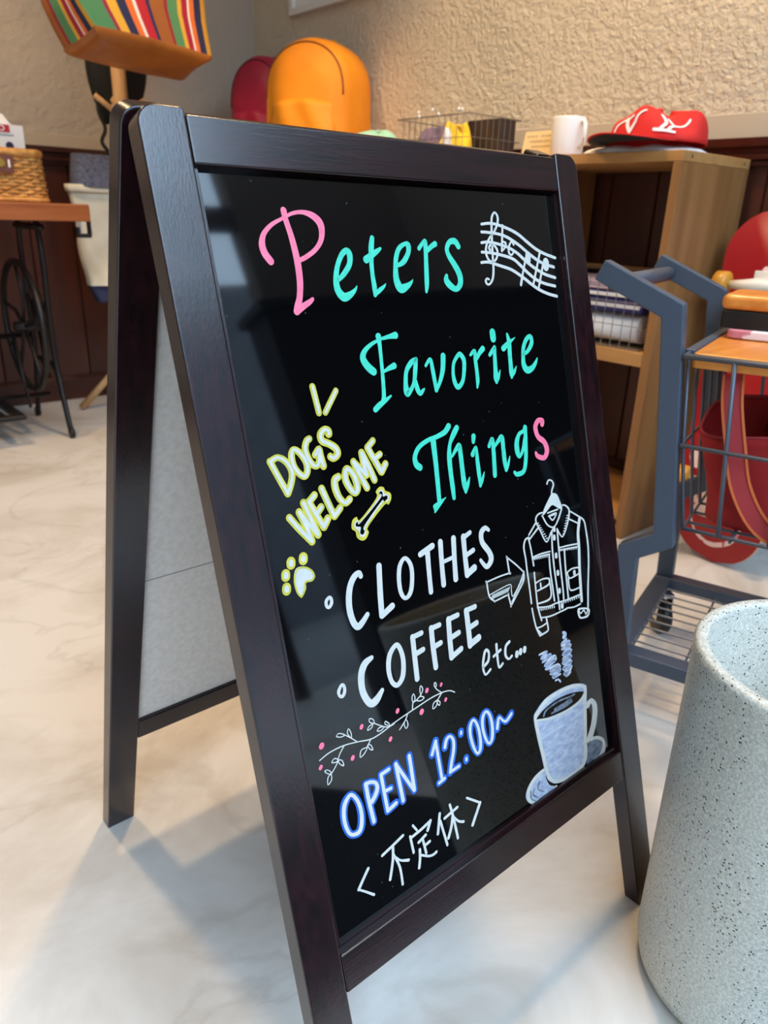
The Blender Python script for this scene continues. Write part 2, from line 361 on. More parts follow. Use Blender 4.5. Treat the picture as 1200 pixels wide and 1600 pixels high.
struct('trim_9', MB().box(-2.6, 1.849, -2.47, -2.40, 2.321, 2.43), m_wtrim)
struct('ceiling', MB().box(-2.7, 3.1, -1.2, YB+0.1, ZC, ZC+0.1), m_ceil)
struct('wall_over_ceiling', MB().box(-2.6, 3.0, -1.2, -1.1, ZC+0.1, 3.5), m_plB)
struct('pavement', MB().box(-12, 12, -14, -2.5, -0.12, -0.04), m_conc)
struct('wall_across_street', MB().box(-12, 12, -10.2, -10, -0.04, 5.9), m_facade)
# vertical boards of the wainscot, one by one
RZ = 0.90
def plank_mesh(w, t, vertical_axis):
    pass
def boards(wall, a0, a1, w, along_y):
    first = None; n = int((a1-a0)/w)
    for i in range(n):
        c = a0+w*(i+0.5)
        if first is None:
            mb = MB(); g = 0.004
            if along_y: mb.prism([(-0.014, -w/2+g), (-0.014, w/2-g), (-0.008, w/2-0.001), (0, w/2-0.001), (0, -w/2+0.001), (-0.008, -w/2+0.001)], 0.0, RZ-0.02)
            else: mb.prism([(-w/2+g, -0.014), (w/2-g, -0.014), (w/2-0.001, -0.008), (w/2-0.001, 0), (-w/2+0.001, 0), (-w/2+0.001, -0.008)], 0.0, RZ-0.02)
            o = mb.build('plank', m_wains, wall); first = o
        else:
            o = first.copy(); COL.objects.link(o)
        o.location = (XW-0.001, c, 0) if along_y else (c, YB-0.001, 0)
boards(wall_right, -0.1, 2.72, 0.134, True)
boards(wall_back, -0.75, 1.62, 0.158, False)
# mouldings
prof = [(0, 0.845), (-0.018, 0.845), (-0.018, 0.853), (-0.026, 0.858), (-0.026, 0.866), (-0.018, 0.872), (-0.018, 0.880), (-0.030, 0.885), (-0.030, 0.902), (0, 0.902)]
struct('trim_1', MB().prism([(XW-0.012+a, b) for a, b in prof], -0.1, YB-0.03, axis=1), m_wtrim)
struct('trim_2', MB().prism([(YB-0.012+a, b) for a, b in prof], -2.6, XW-0.03, axis=0), m_wtrim)
struct('trim_3', MB().box(XW-0.004, XW, -0.1, YB, 0.903, 0.957), m_band, bevel=0.002)
struct('trim_4', MB().box(-2.6, XW-0.006, YB-0.003, YB, 0.903, 0.945), m_band, bevel=0.002)
struct('baseboard_back', MB().prism([(YB-0.016, 0), (YB-0.032, 0), (YB-0.032, 0.08), (YB-0.024, 0.09), (YB-0.016, 0.09)], -2.6, XW-0.035, axis=0), m_wtrim)
struct('baseboard_right', MB().prism([(XW-0.016, 0), (XW-0.032, 0), (XW-0.032, 0.08), (XW-0.024, 0.09), (XW-0.016, 0.09)], -0.1, YB-0.035, axis=1), m_wtrim)

# ceiling downlights: the lamps that light the room
def downlight(x, y, watts, ang, label, blend=0.12, col=(1.0, 0.70, 0.40)):
    z = 2.56
    t = thing('ceiling_spotlight', label, 'lamp', (x, y, ZC), group='ceiling spotlights')
    MB().lathe([(0.001, 0), (0.045, 0), (0.045, -0.02), (0.001, -0.02)], (x, y, ZC), 24).build('ceiling_plate', m_frame, t)
    MB().tube([(x, y, ZC-0.02), (x, y, z+0.12)], 0.007, 10).build('stem', m_frame, t)
    MB().lathe([(0.012, 0.12), (0.05, 0.10), (0.058, 0.0), (0.054, 0.0), (0.046, 0.095), (0.010, 0.11)], (x, y, z), 24, caps=False).build('shade', m_frame, t, smooth=True)
    MB().lathe([(0.001, 0.052), (0.034, 0.050), (0.034, 0.046), (0.001, 0.044)], (x, y, z), 24).build('lens', m_lamp, t)
    d = bpy.data.lights.new('spot', 'SPOT'); d.energy = watts; d.color = col; d.spot_size = ang; d.spot_blend = blend; d.shadow_soft_size = 0.11
    s = bpy.data.objects.new('bulb', d); COL.objects.link(s); s.parent = t; s.location = (0, 0, z-0.01-ZC)
downlight(0.95, 0.75, 120, 1.64, 'small white ceiling spotlight over the space behind the sign', 0.08)
downlight(-0.15, 1.75, 112, 1.9, 'small white ceiling spotlight near the sewing table', 0.3)

# ================================================================ the sign board
TH = 0.2876; CT, ST = math.cos(TH), math.sin(TH); W, SW, T, LF, DY, DP = 0.45, 0.033, 0.018, 0.809, 0.480, 0.009
def FR(x, d, v): return (x, v*ST+d*CT, v*CT-d*ST)
def BR(x, d, v): return (x, DY-v*ST+d*CT, v*CT+d*ST)
sign = thing('sign_board', 'dark brown wooden A-frame sign with black panel and bright handwritten lettering', 'sign', (0.225, 0.24, 0))
def stile(f, x0, outer_left, back):
    r = (0, 0, 0.003, 0.013) if outer_left else (0, 0, 0.013, 0.003)
    poly = rrect(x0, x0+SW, 0, LF, r, 6)
    mb = MB(f); n = len(poly); sg = -1 if back else 1
    k = math.tan(TH)
    def vv(p, d): return (p[0], d, p[1] if p[1] > 1e-6 else sg*d*k)
    v = [vv(p, 0) for p in poly]+[vv(p, T) for p in poly]
    mb.add(v, [list(range(n))[::-1], list(range(n, 2*n))]+[(i, (i+1) % n, n+(i+1) % n, n+i) for i in range(n)])
    return mb.build('stile', m_sign, sign, bevel=0.0016, bseg=3)
for f, bk in ((FR, False), (BR, True)):
    stile(f, 0, True, bk); stile(f, W-SW, False, bk)
g = 0.0005
MB(FR).box(SW+g, W-SW-g, 0.0006, T-0.001, 0.774, 0.8051).build('rail', m_signb, sign, bevel=0.0016, bseg=3)
MB(FR).box(SW+g, W-SW-g, 0.0006, T-0.001, 0.1569, 0.190).build('rail', m_signb, sign, bevel=0.0016, bseg=3)
MB(BR).box(SW+g, W-SW-g, 0.001, T-0.001, 0.774, 0.8051).build('rail', m_signb, sign, bevel=0.0016, bseg=3)
MB(BR).box(SW+g, W-SW-g, 0.001, T-0.001, 0.1527, 0.1827).build('rail', m_signb, sign, bevel=0.0016, bseg=3)
# slim bead that holds the panel
for f, a, b in ((FR, 0.19, 0.774),):
    mb = MB(f); q = 0.0045; d0, d1 = 0.0055, 0.0095
    MB(f).box(SW-0.001, SW+q, d0, d1, a, b).build('panel_bead', m_sign, sign)
    MB(f).box(W-SW-0.0018, W-SW+0.001, d0, d1, a, b).build('panel_bead', m_sign, sign)
    MB(f).box(SW+q, W-SW-0.0018, d0, d1, a-0.001, a+q).build('panel_bead', m_signb, sign)
panel = MB(FR).box(SW-0.004, W-SW+0.004, DP, DP+0.003, 0.186, 0.778).build('writing_panel', m_panel, sign)
MB(BR).box(SW-0.004, W-SW+0.004, 0.006, 0.009, 0.178, 0.778).build('back_board', m_hard, sign)
MB(BR).box(SW, W-SW, 0.0055, 0.0062, 0.3885, 0.3892).build('board_crease', m_crease, sign)
for x in (0.10, 0.35):
    mb = MB(); z = 0.752
    mb.box(x-0.016, x+0.016, 0.2385, 0.2590, z, z+0.0015).tube([(x-0.016, 0.2488, z+0.003), (x+0.016, 0.2488, z+0.003)], 0.0028, 8)
    mb.build('hinge', m_gold, sign)
MB().tube([FR(0.295, 0.010, 0.1575), FR(0.295, 0.010, 0.1505)], [0.0032, 0.0020], 8).build('screw', m_steel, sign)

LETTERS = [
('pink_letter',[(1,0,0,[1018,7492,52,1023,7429,47,1046,7318,50,1061,7190,55,1064,7092,57,1055,6977,54,1031,6879,51,1003,6819,56,984,6780,51]),(1,0,0,[985,6777,48,1049,6813,46,1113,6843,39,1144,6863,28]),(1,0,0,[836,7140,56,799,7195,57,789,7257,52,818,7327,38,893,7390,30,1002,7440,24,1092,7475,26,1179,7485,32,1260,7465,51,1317,7420,62,1329,7359,55,1304,7282,42,1238,7216,36,1151,7168,36,1079,7141,33])]),
('peters_lettering',[(1,1,0,[1417,6998,33,1477,7041,43,1540,7108,47,1557,7179,55,1533,7211,46,1480,7180,43,1421,7093,43,1390,6999,52,1391,6920,62,1436,6866,69,1501,6880,50,1556,6914,28,1580,6942,11]),(1,1,0,[1808,7306,43,1783,7231,53,1763,7121,43,1755,7018,42,1756,6929,48,1751,6868,34]),(1,1,0,[1754,6873,31,1806,6904,36,1854,6931,24,1879,6953,7]),(1,1,0,[1714,7142,59,1782,7178,49,1837,7205,39,1876,7226,24]),(1,1,0,[2044,7094,32,2108,7124,46,2169,7192,46,2180,7250,54,2146,7262,34,2076,7227,42,2030,7155,46,2006,7065,49,1999,6974,65,2033,6910,76,2111,6929,48,2159,6958,24,2177,6978,7]),(1,1,0,[2297,7226,38,2376,7291,30,2375,7238,49,2362,7152,46,2345,7035,50,2330,6941,50,2313,6875,28]),(1,1,0,[2390,7211,41,2447,7244,42,2491,7263,48]),(1,1,0,[2766,7244,56,2732,7285,56,2666,7278,47,2622,7222,47,2637,7162,53,2692,7085,62,2736,7003,66,2731,6929,58,2676,6884,48,2611,6910,63,2567,6958,63,2576,6998,36])]),
('favorite_lettering',[(1,1,0,[1718,6546,57,1719,6492,41,1711,6357,36,1700,6222,37,1684,6087,41,1669,6041,42]),(1,1,0,[1575,5982,48,1633,6015,47,1702,6044,33,1758,6070,15]),(1,1,0,[1899,6543,58,1838,6538,38,1746,6527,25]),(1,1,0,[1736,6524,23,1642,6495,30,1565,6451,41,1530,6401,57,1543,6353,63,1581,6306,66,1615,6279,64]),(1,1,0,[1720,6268,22,1779,6288,38,1837,6303,53]),(1,1,0,[2085,6338,28,2026,6311,47,1962,6250,42,1935,6162,45,1930,6086,62,1943,6063,48,1995,6106,37,2032,6159,40,2061,6254,47,2085,6333,38]),(1,1,0,[2044,6157,36,2052,6092,49,2076,6050,41,2114,6071,30,2132,6085,13]),(1,1,0,[2184,6271,28,2245,6318,33,2256,6235,44,2261,6148,44,2266,6053,38]),(1,1,0,[2266,6053,34,2326,6126,41,2376,6223,53,2401,6331,58]),(1,1,1,[2590,6327,38,2522,6267,36,2495,6189,37,2496,6107,47,2528,6050,46,2592,6089,42,2629,6175,44,2646,6270,49,2618,6321,46]),(1,1,0,[2739,6311,28,2796,6341,38,2791,6257,44,2792,6158,44,2786,6075,44,2770,6020,22]),(1,1,0,[2798,6260,34,2857,6318,46,2906,6351,55]),(1,1,0,[3062,6483,76,3061,6431,74]),(1,1,0,[2987,6289,35,3035,6327,41,3070,6355,29,3053,6279,46,3041,6172,53,3032,6079,62,3032,6037,32]),(1,1,0,[3032,6041,36,3068,6083,38,3101,6141,9]),(1,1,0,[3258,6455,28,3271,6385,55,3264,6292,55,3256,6190,55,3252,6103,60,3248,6058,29]),(1,1,0,[3248,6060,25,3296,6107,36,3332,6153,9]),(1,1,0,[3183,6331,58,3250,6368,45,3315,6396,26,3364,6418,7]),(1,1,0,[3454,6251,30,3529,6283,43,3594,6352,53,3587,6409,46,3525,6390,46,3466,6314,49,3444,6220,52,3443,6148,65,3485,6102,67,3561,6116,55,3622,6163,37,3649,6200,14])]),
('things_lettering',[(1,1,0,[2145,5637,62,2139,5467,54,2128,5280,51,2116,5119,48]),(1,1,2,[2038,5097,0,2092,5116,0,2136,5126,0,2202,5137,0,2173,5113,0,2052,5030,0,2042,5057,0]),(1,1,0,[2349,5733,56,2294,5691,49,2194,5666,41,2085,5652,39,1973,5611,42,1914,5540,48,1917,5476,57,1952,5444,60]),(1,1,0,[2445,5705,53,2398,5658,57,2335,5578,39,2307,5471,56,2297,5326,52,2296,5201,53,2294,5110,40]),(1,1,0,[2342,5470,25,2403,5524,41,2445,5549,46,2447,5469,54,2443,5332,54,2442,5206,57,2447,5130,28]),(1,1,0,[2448,5135,34,2488,5197,38,2519,5251,9]),(1,1,0,[2638,5598,55,2626,5554,42]),(1,1,0,[2596,5443,50,2652,5501,25,2646,5388,46,2644,5260,49,2641,5149,30]),(1,1,0,[2641,5149,32,2681,5206,35,2714,5261,10]),(1,1,0,[2821,5481,40,2877,5539,40,2871,5419,52,2856,5279,52,2848,5207,52]),(1,1,0,[2894,5463,27,2952,5507,43,3007,5534,51,3007,5432,53,3003,5312,56,3011,5229,45]),(1,1,0,[3010,5226,40,3051,5280,34,3083,5341,10]),(1,1,0,[3344,5579,41,3315,5543,36,3255,5525,41,3204,5454,61,3196,5364,64,3220,5313,33,3280,5374,42,3330,5476,51]),(1,1,0,[3349,5572,52,3328,5415,52,3301,5272,52,3252,5169,48,3156,5156,46,3120,5181,35])]),
('pink_end_letter',[(1,0,0,[3605,5569,58,3615,5600,48,3548,5607,52,3498,5550,61,3520,5459,56,3605,5389,60,3629,5302,67,3577,5242,52,3484,5271,48,3461,5306,36])]),
('music_drawing',[(1,2,0,[3100,7435,24,3201,7444,25,3300,7436,26,3448,7402,28,3577,7357,31,3694,7290,32,3825,7218,31,3953,7172,30,4107,7134,29]),(1,2,0,[3087,7368,25,3185,7364,25,3314,7351,26,3433,7322,29,3579,7255,31,3716,7173,32,3838,7110,31,3945,7073,29,4069,7046,29]),(1,2,0,[3069,7274,24,3149,7281,25,3267,7268,26,3416,7235,28,3543,7181,31,3659,7105,33,3790,7034,31,3917,6982,30,4071,6945,29]),(1,2,0,[3058,7193,25,3151,7189,25,3299,7169,27,3469,7131,29,3565,7072,33,3661,7002,33,3771,6937,31,3900,6894,29,4056,6865,28]),(1,2,0,[3035,7103,25,3135,7105,26,3261,7076,27,3429,7034,29,3567,6969,31,3696,6894,32,3809,6837,30,3939,6794,29,4066,6767,29]),(2,2,0,[3170,7209,28,3160,7232,26,3190,7258,18,3242,7242,24,3266,7196,29,3242,7136,23,3186,7107,18,3134,7127,25,3110,7183,28,3128,7248,25,3180,7313,22,3257,7373,22,3314,7446,26,3326,7505,29,3292,7540,18,3248,7497,25,3228,7412,28,3209,7281,28,3194,7150,28,3183,7045,28,3160,6966,26,3121,6921,21,3082,6909,19,3059,6936,28,3079,6961,19,3105,6954,20]),(2,2,0,[3693,7160,76,3686,7122,76]),(2,2,0,[3653,7132,26,3599,7024,26,3540,6895,32]),(2,2,0,[3951,7091,89,3944,7055,89]),(2,2,0,[3902,7074,27,3841,6949,27,3794,6852,27]),(2,2,0,[3875,7186,27,3800,7041,27,3724,6896,27]),(2,2,0,[3380,7427,26,3354,7315,26,3328,7202,26]),(2,2,0,[3361,7285,17,3396,7268,23,3367,7225,18,3330,7201,16]),(2,2,0,[3503,7259,25,3478,7285,17,3436,7242,24,3424,7188,27,3455,7165,18,3485,7185,20])]),
('dogs_lettering',[(1,3,0,[1011,6228,54,1020,6143,54,1031,6031,54]),(1,3,0,[1218,6173,51,1164,6112,51,1090,6026,51]),(2,2,0,[1011,6228,23,1020,6143,23,1031,6031,23]),(2,2,0,[1218,6173,21,1164,6112,21,1090,6026,21]),(1,3,0,[540,5746,55,582,5636,55,639,5492,56]),(1,3,0,[544,5746,50,609,5764,49,673,5720,54,706,5644,58,688,5571,58,643,5494,57]),(2,2,0,[540,5746,25,582,5636,25,639,5492,25]),(2,2,0,[544,5746,22,609,5764,22,673,5720,24,706,5644,26,688,5571,26,643,5494,26]),(1,3,1,[752,5797,50,726,5754,59,731,5677,57,771,5612,54,813,5588,52,843,5631,60,841,5696,59,799,5767,55]),(2,2,1,[752,5797,24,726,5754,28,731,5677,27,771,5612,26,813,5588,25,843,5631,29,841,5696,28,799,5767,26]),(1,3,0,[906,5853,53,879,5840,57,855,5790,60,863,5724,59,890,5668,56,928,5644,52,960,5674,61,968,5725,62]),(1,3,0,[933,5728,57,977,5766,53,980,5703,62,991,5633,62]),(2,2,0,[906,5853,24,879,5840,26,855,5790,27,863,5724,27,890,5668,25,928,5644,23,960,5674,27,968,5725,28]),(2,2,0,[933,5728,26,977,5766,24,980,5703,28,991,5633,28]),(1,3,0,[1087,5865,68,1085,5888,61,1052,5899,56,1012,5870,65,1016,5821,62,1080,5785,59,1129,5744,64,1136,5699,68,1094,5674,57,1068,5691,59]),(2,2,0,[1087,5865,31,1085,5888,28,1052,5899,26,1012,5870,30,1016,5821,28,1080,5785,27,1129,5744,30,1136,5699,31,1094,5674,26,1068,5691,27])]),
('welcome_lettering',[(1,3,0,[617,5315,59,689,5209,59,773,5099,60]),(1,3,0,[774,5098,64,748,5216,63,708,5337,62]),(1,3,0,[708,5337,60,771,5235,60,839,5136,61]),(1,3,0,[839,5136,64,798,5269,64,759,5396,63]),(2,2,0,[617,5315,29,689,5209,29,773,5099,29]),(2,2,0,[774,5098,32,748,5216,31,708,5337,31]),(2,2,0,[708,5337,30,771,5235,30,839,5136,30]),(2,2,0,[839,5136,32,798,5269,31,759,5396,31]),(1,3,0,[806,5394,61,851,5290,61,901,5179,62]),(1,3,0,[809,5394,60,866,5433,60]),(1,3,0,[857,5293,62,907,5331,62]),(1,3,0,[903,5180,65,949,5233,65]),(2,2,0,[806,5394,29,851,5290,30,901,5179,30]),(2,2,0,[809,5394,29,866,5433,29]),(2,2,0,[857,5293,30,907,5331,30]),(2,2,0,[903,5180,31,949,5233,31]),(1,3,0,[939,5467,62,974,5354,62,1013,5239,63]),(1,3,0,[1016,5240,62,1079,5288,62]),(2,2,0,[939,5467,31,974,5354,31,1013,5239,31]),(2,2,0,[1016,5240,31,1079,5288,31]),(1,3,0,[1109,5526,61,1071,5507,67,1065,5443,67,1088,5363,63,1135,5315,56,1181,5335,62]),(2,2,0,[1109,5526,29,1071,5507,32,1065,5443,32,1088,5363,30,1135,5315,27,1181,5335,30]),(1,3,1,[1191,5565,64,1172,5497,67,1203,5415,63,1245,5371,55,1274,5409,69,1262,5497,66,1226,5556,59]),(2,2,1,[1191,5565,33,1172,5497,35,1203,5415,33,1245,5371,29,1274,5409,36,1262,5497,34,1226,5556,31]),(1,3,0,[1275,5613,62,1316,5503,62,1367,5389,62]),(1,3,0,[1276,5611,58,1379,5491,58]),(1,3,0,[1379,5491,66,1367,5668,65]),(1,3,0,[1369,5666,63,1413,5554,64,1453,5436,64]),(2,2,0,[1275,5613,33,1316,5503,33,1367,5389,33]),(2,2,0,[1276,5611,30,1379,5491,31]),(2,2,0,[1379,5491,35,1367,5668,34]),(2,2,0,[1369,5666,33,1413,5554,33,1453,5436,34]),(1,3,0,[1434,5700,63,1478,5602,63,1535,5486,64]),(1,3,0,[1434,5700,59,1498,5743,59]),(1,3,0,[1487,5602,57,1548,5626,57]),(1,3,0,[1538,5485,64,1589,5539,64]),(2,2,0,[1434,5700,31,1478,5602,32,1535,5486,32]),(2,2,0,[1434,5700,29,1498,5743,29]),(2,2,0,[1487,5602,28,1548,5626,28]),(2,2,0,[1538,5485,32,1589,5539,32])]),
('bone_drawing',[(1,3,2,[1251,5157,0,1442,5288,0,1447,5339,0,1493,5370,0,1535,5357,0,1546,5328,0,1592,5301,0,1595,5256,0,1557,5211,0,1512,5216,0,1318,5085,0,1314,5038,0,1278,4994,0,1234,4989,0,1192,5024,0,1186,5073,0,1155,5106,0,1173,5166,0,1220,5185,0]),(2,2,2,[1253,5141,0,1469,5291,0,1468,5331,0,1499,5348,0,1523,5334,0,1529,5309,0,1565,5296,0,1572,5261,0,1541,5234,0,1500,5241,0,1297,5090,0,1290,5043,0,1259,5016,0,1222,5027,0,1215,5070,0,1182,5108,0,1190,5145,0,1225,5161,0]),(3,6,2,[1246,5132,0,1486,5283,0,1475,5321,0,1496,5333,0,1511,5321,0,1510,5287,0,1549,5288,0,1552,5261,0,1513,5247,0,1486,5253,0,1280,5102,0,1273,5056,0,1248,5034,0,1227,5054,0,1242,5097,0,1199,5113,0,1201,5138,0,1220,5145,0])]),
('paw_drawing',[(1,2,2,[594,4932,0,670,4932,0,730,4890,0,750,4835,0,717,4804,0,662,4806,0,650,4763,0,614,4716,0,592,4713,0,564,4764,0,558,4848,0]),(2,3,1,[601,4922,14,669,4925,13,724,4887,13,740,4837,15,713,4812,14,656,4813,15,643,4766,15,610,4724,15,594,4720,13,571,4766,14,565,4846,15]),(1,3,0,[565,4995,77,561,4976,77]),(2,2,0,[564,4992,42,561,4979,42]),(1,3,0,[675,5000,79,671,4981,79]),(2,2,0,[674,4996,43,672,4984,43]),(1,3,0,[503,4918,76,499,4900,76]),(2,2,0,[502,4915,42,500,4903,42]),(1,3,0,[490,4819,76,486,4800,77]),(2,2,0,[489,4816,42,487,4803,42])]),
('clothes_lettering',[(1,2,1,[837,4638,27,807,4616,30,806,4577,27,830,4566,27,854,4593,30,855,4628,27]),(1,2,0,[1167,4717,43,1152,4746,46,1100,4727,54,1049,4664,57,1017,4569,58,1009,4466,58,1027,4373,56,1062,4331,56,1109,4351,53,1170,4398,42]),(1,2,0,[1361,4747,55,1347,4649,55,1326,4493,57,1311,4344,55]),(1,2,0,[1313,4342,51,1431,4388,55]),(1,2,1,[1639,4738,35,1572,4685,45,1542,4570,45,1544,4466,42,1582,4409,35,1645,4443,46,1686,4557,46,1690,4667,43]),(1,2,0,[1813,4725,51,1961,4761,55]),(1,2,0,[1895,4717,55,1880,4545,51,1869,4380,51]),(1,2,0,[2058,4770,57,2038,4572,53,2026,4400,57]),(1,2,0,[2218,4763,58,2194,4574,55,2177,4406,59]),(1,2,0,[2058,4593,36,2186,4602,36]),(1,2,0,[2340,4748,60,2327,4568,56,2322,4403,60]),(1,2,0,[2347,4742,45,2428,4766,42]),(1,2,0,[2339,4576,42,2439,4600,46]),(1,2,0,[2327,4408,58,2423,4441,65]),(1,2,0,[2669,4731,34,2627,4759,46,2570,4728,58,2565,4640,57,2637,4531,60,2650,4455,64,2580,4407,47,2514,4485,36])]),
('coffee_lettering',[(1,2,1,[814,3932,29,780,3897,31,782,3857,25,811,3846,30,834,3876,31,836,3919,27]),(1,2,0,[1141,4043,40,1063,4016,64,1012,3934,64,1003,3803,62,1051,3690,61,1115,3686,70,1192,3744,41]),(1,2,1,[1402,4058,43,1325,4000,50,1291,3890,48,1303,3778,42,1355,3727,42,1424,3779,52,1455,3907,49,1440,4017,44]),(1,2,0,[1592,4064,54,1582,3892,54,1572,3701,54]),(1,2,0,[1596,4063,45,1694,4067,46]),(1,2,0,[1590,3912,47,1686,3922,47]),(1,2,0,[1810,4070,56,1799,3895,56,1796,3723,56]),(1,2,0,[1814,4068,46,1908,4069,46]),(1,2,0,[1804,3900,48,1893,3911,48]),(1,2,0,[2022,4081,59,2004,3905,59,1994,3742,59]),(1,2,0,[2026,4082,47,2137,4086,47]),(1,2,0,[2017,3913,49,2120,3928,50]),(1,2,0,[1999,3743,52,2121,3776,53]),(1,2,0,[2248,4090,61,2243,3923,61,2235,3769,61]),(1,2,0,[2251,4093,48,2361,4094,48]),(1,2,0,[2246,3926,51,2355,3943,51]),(1,2,0,[2239,3775,61,2355,3802,65])]),
('etc_lettering',[(1,2,0,[2361,3515,28,2434,3550,31,2454,3628,28,2411,3651,30,2359,3530,30,2374,3438,21,2446,3460,27]),(1,2,0,[2568,3661,31,2559,3543,30,2564,3440,24,2617,3456,27]),(1,2,0,[2510,3564,26,2613,3593,27]),(1,2,0,[2745,3628,29,2690,3601,32,2669,3521,30,2705,3470,21,2753,3483,27]),(1,2,0,[2828,3486,49,2821,3464,49]),(1,2,0,[2883,3491,49,2877,3472,49]),(1,2,0,[2943,3492,50,2937,3472,50])]),
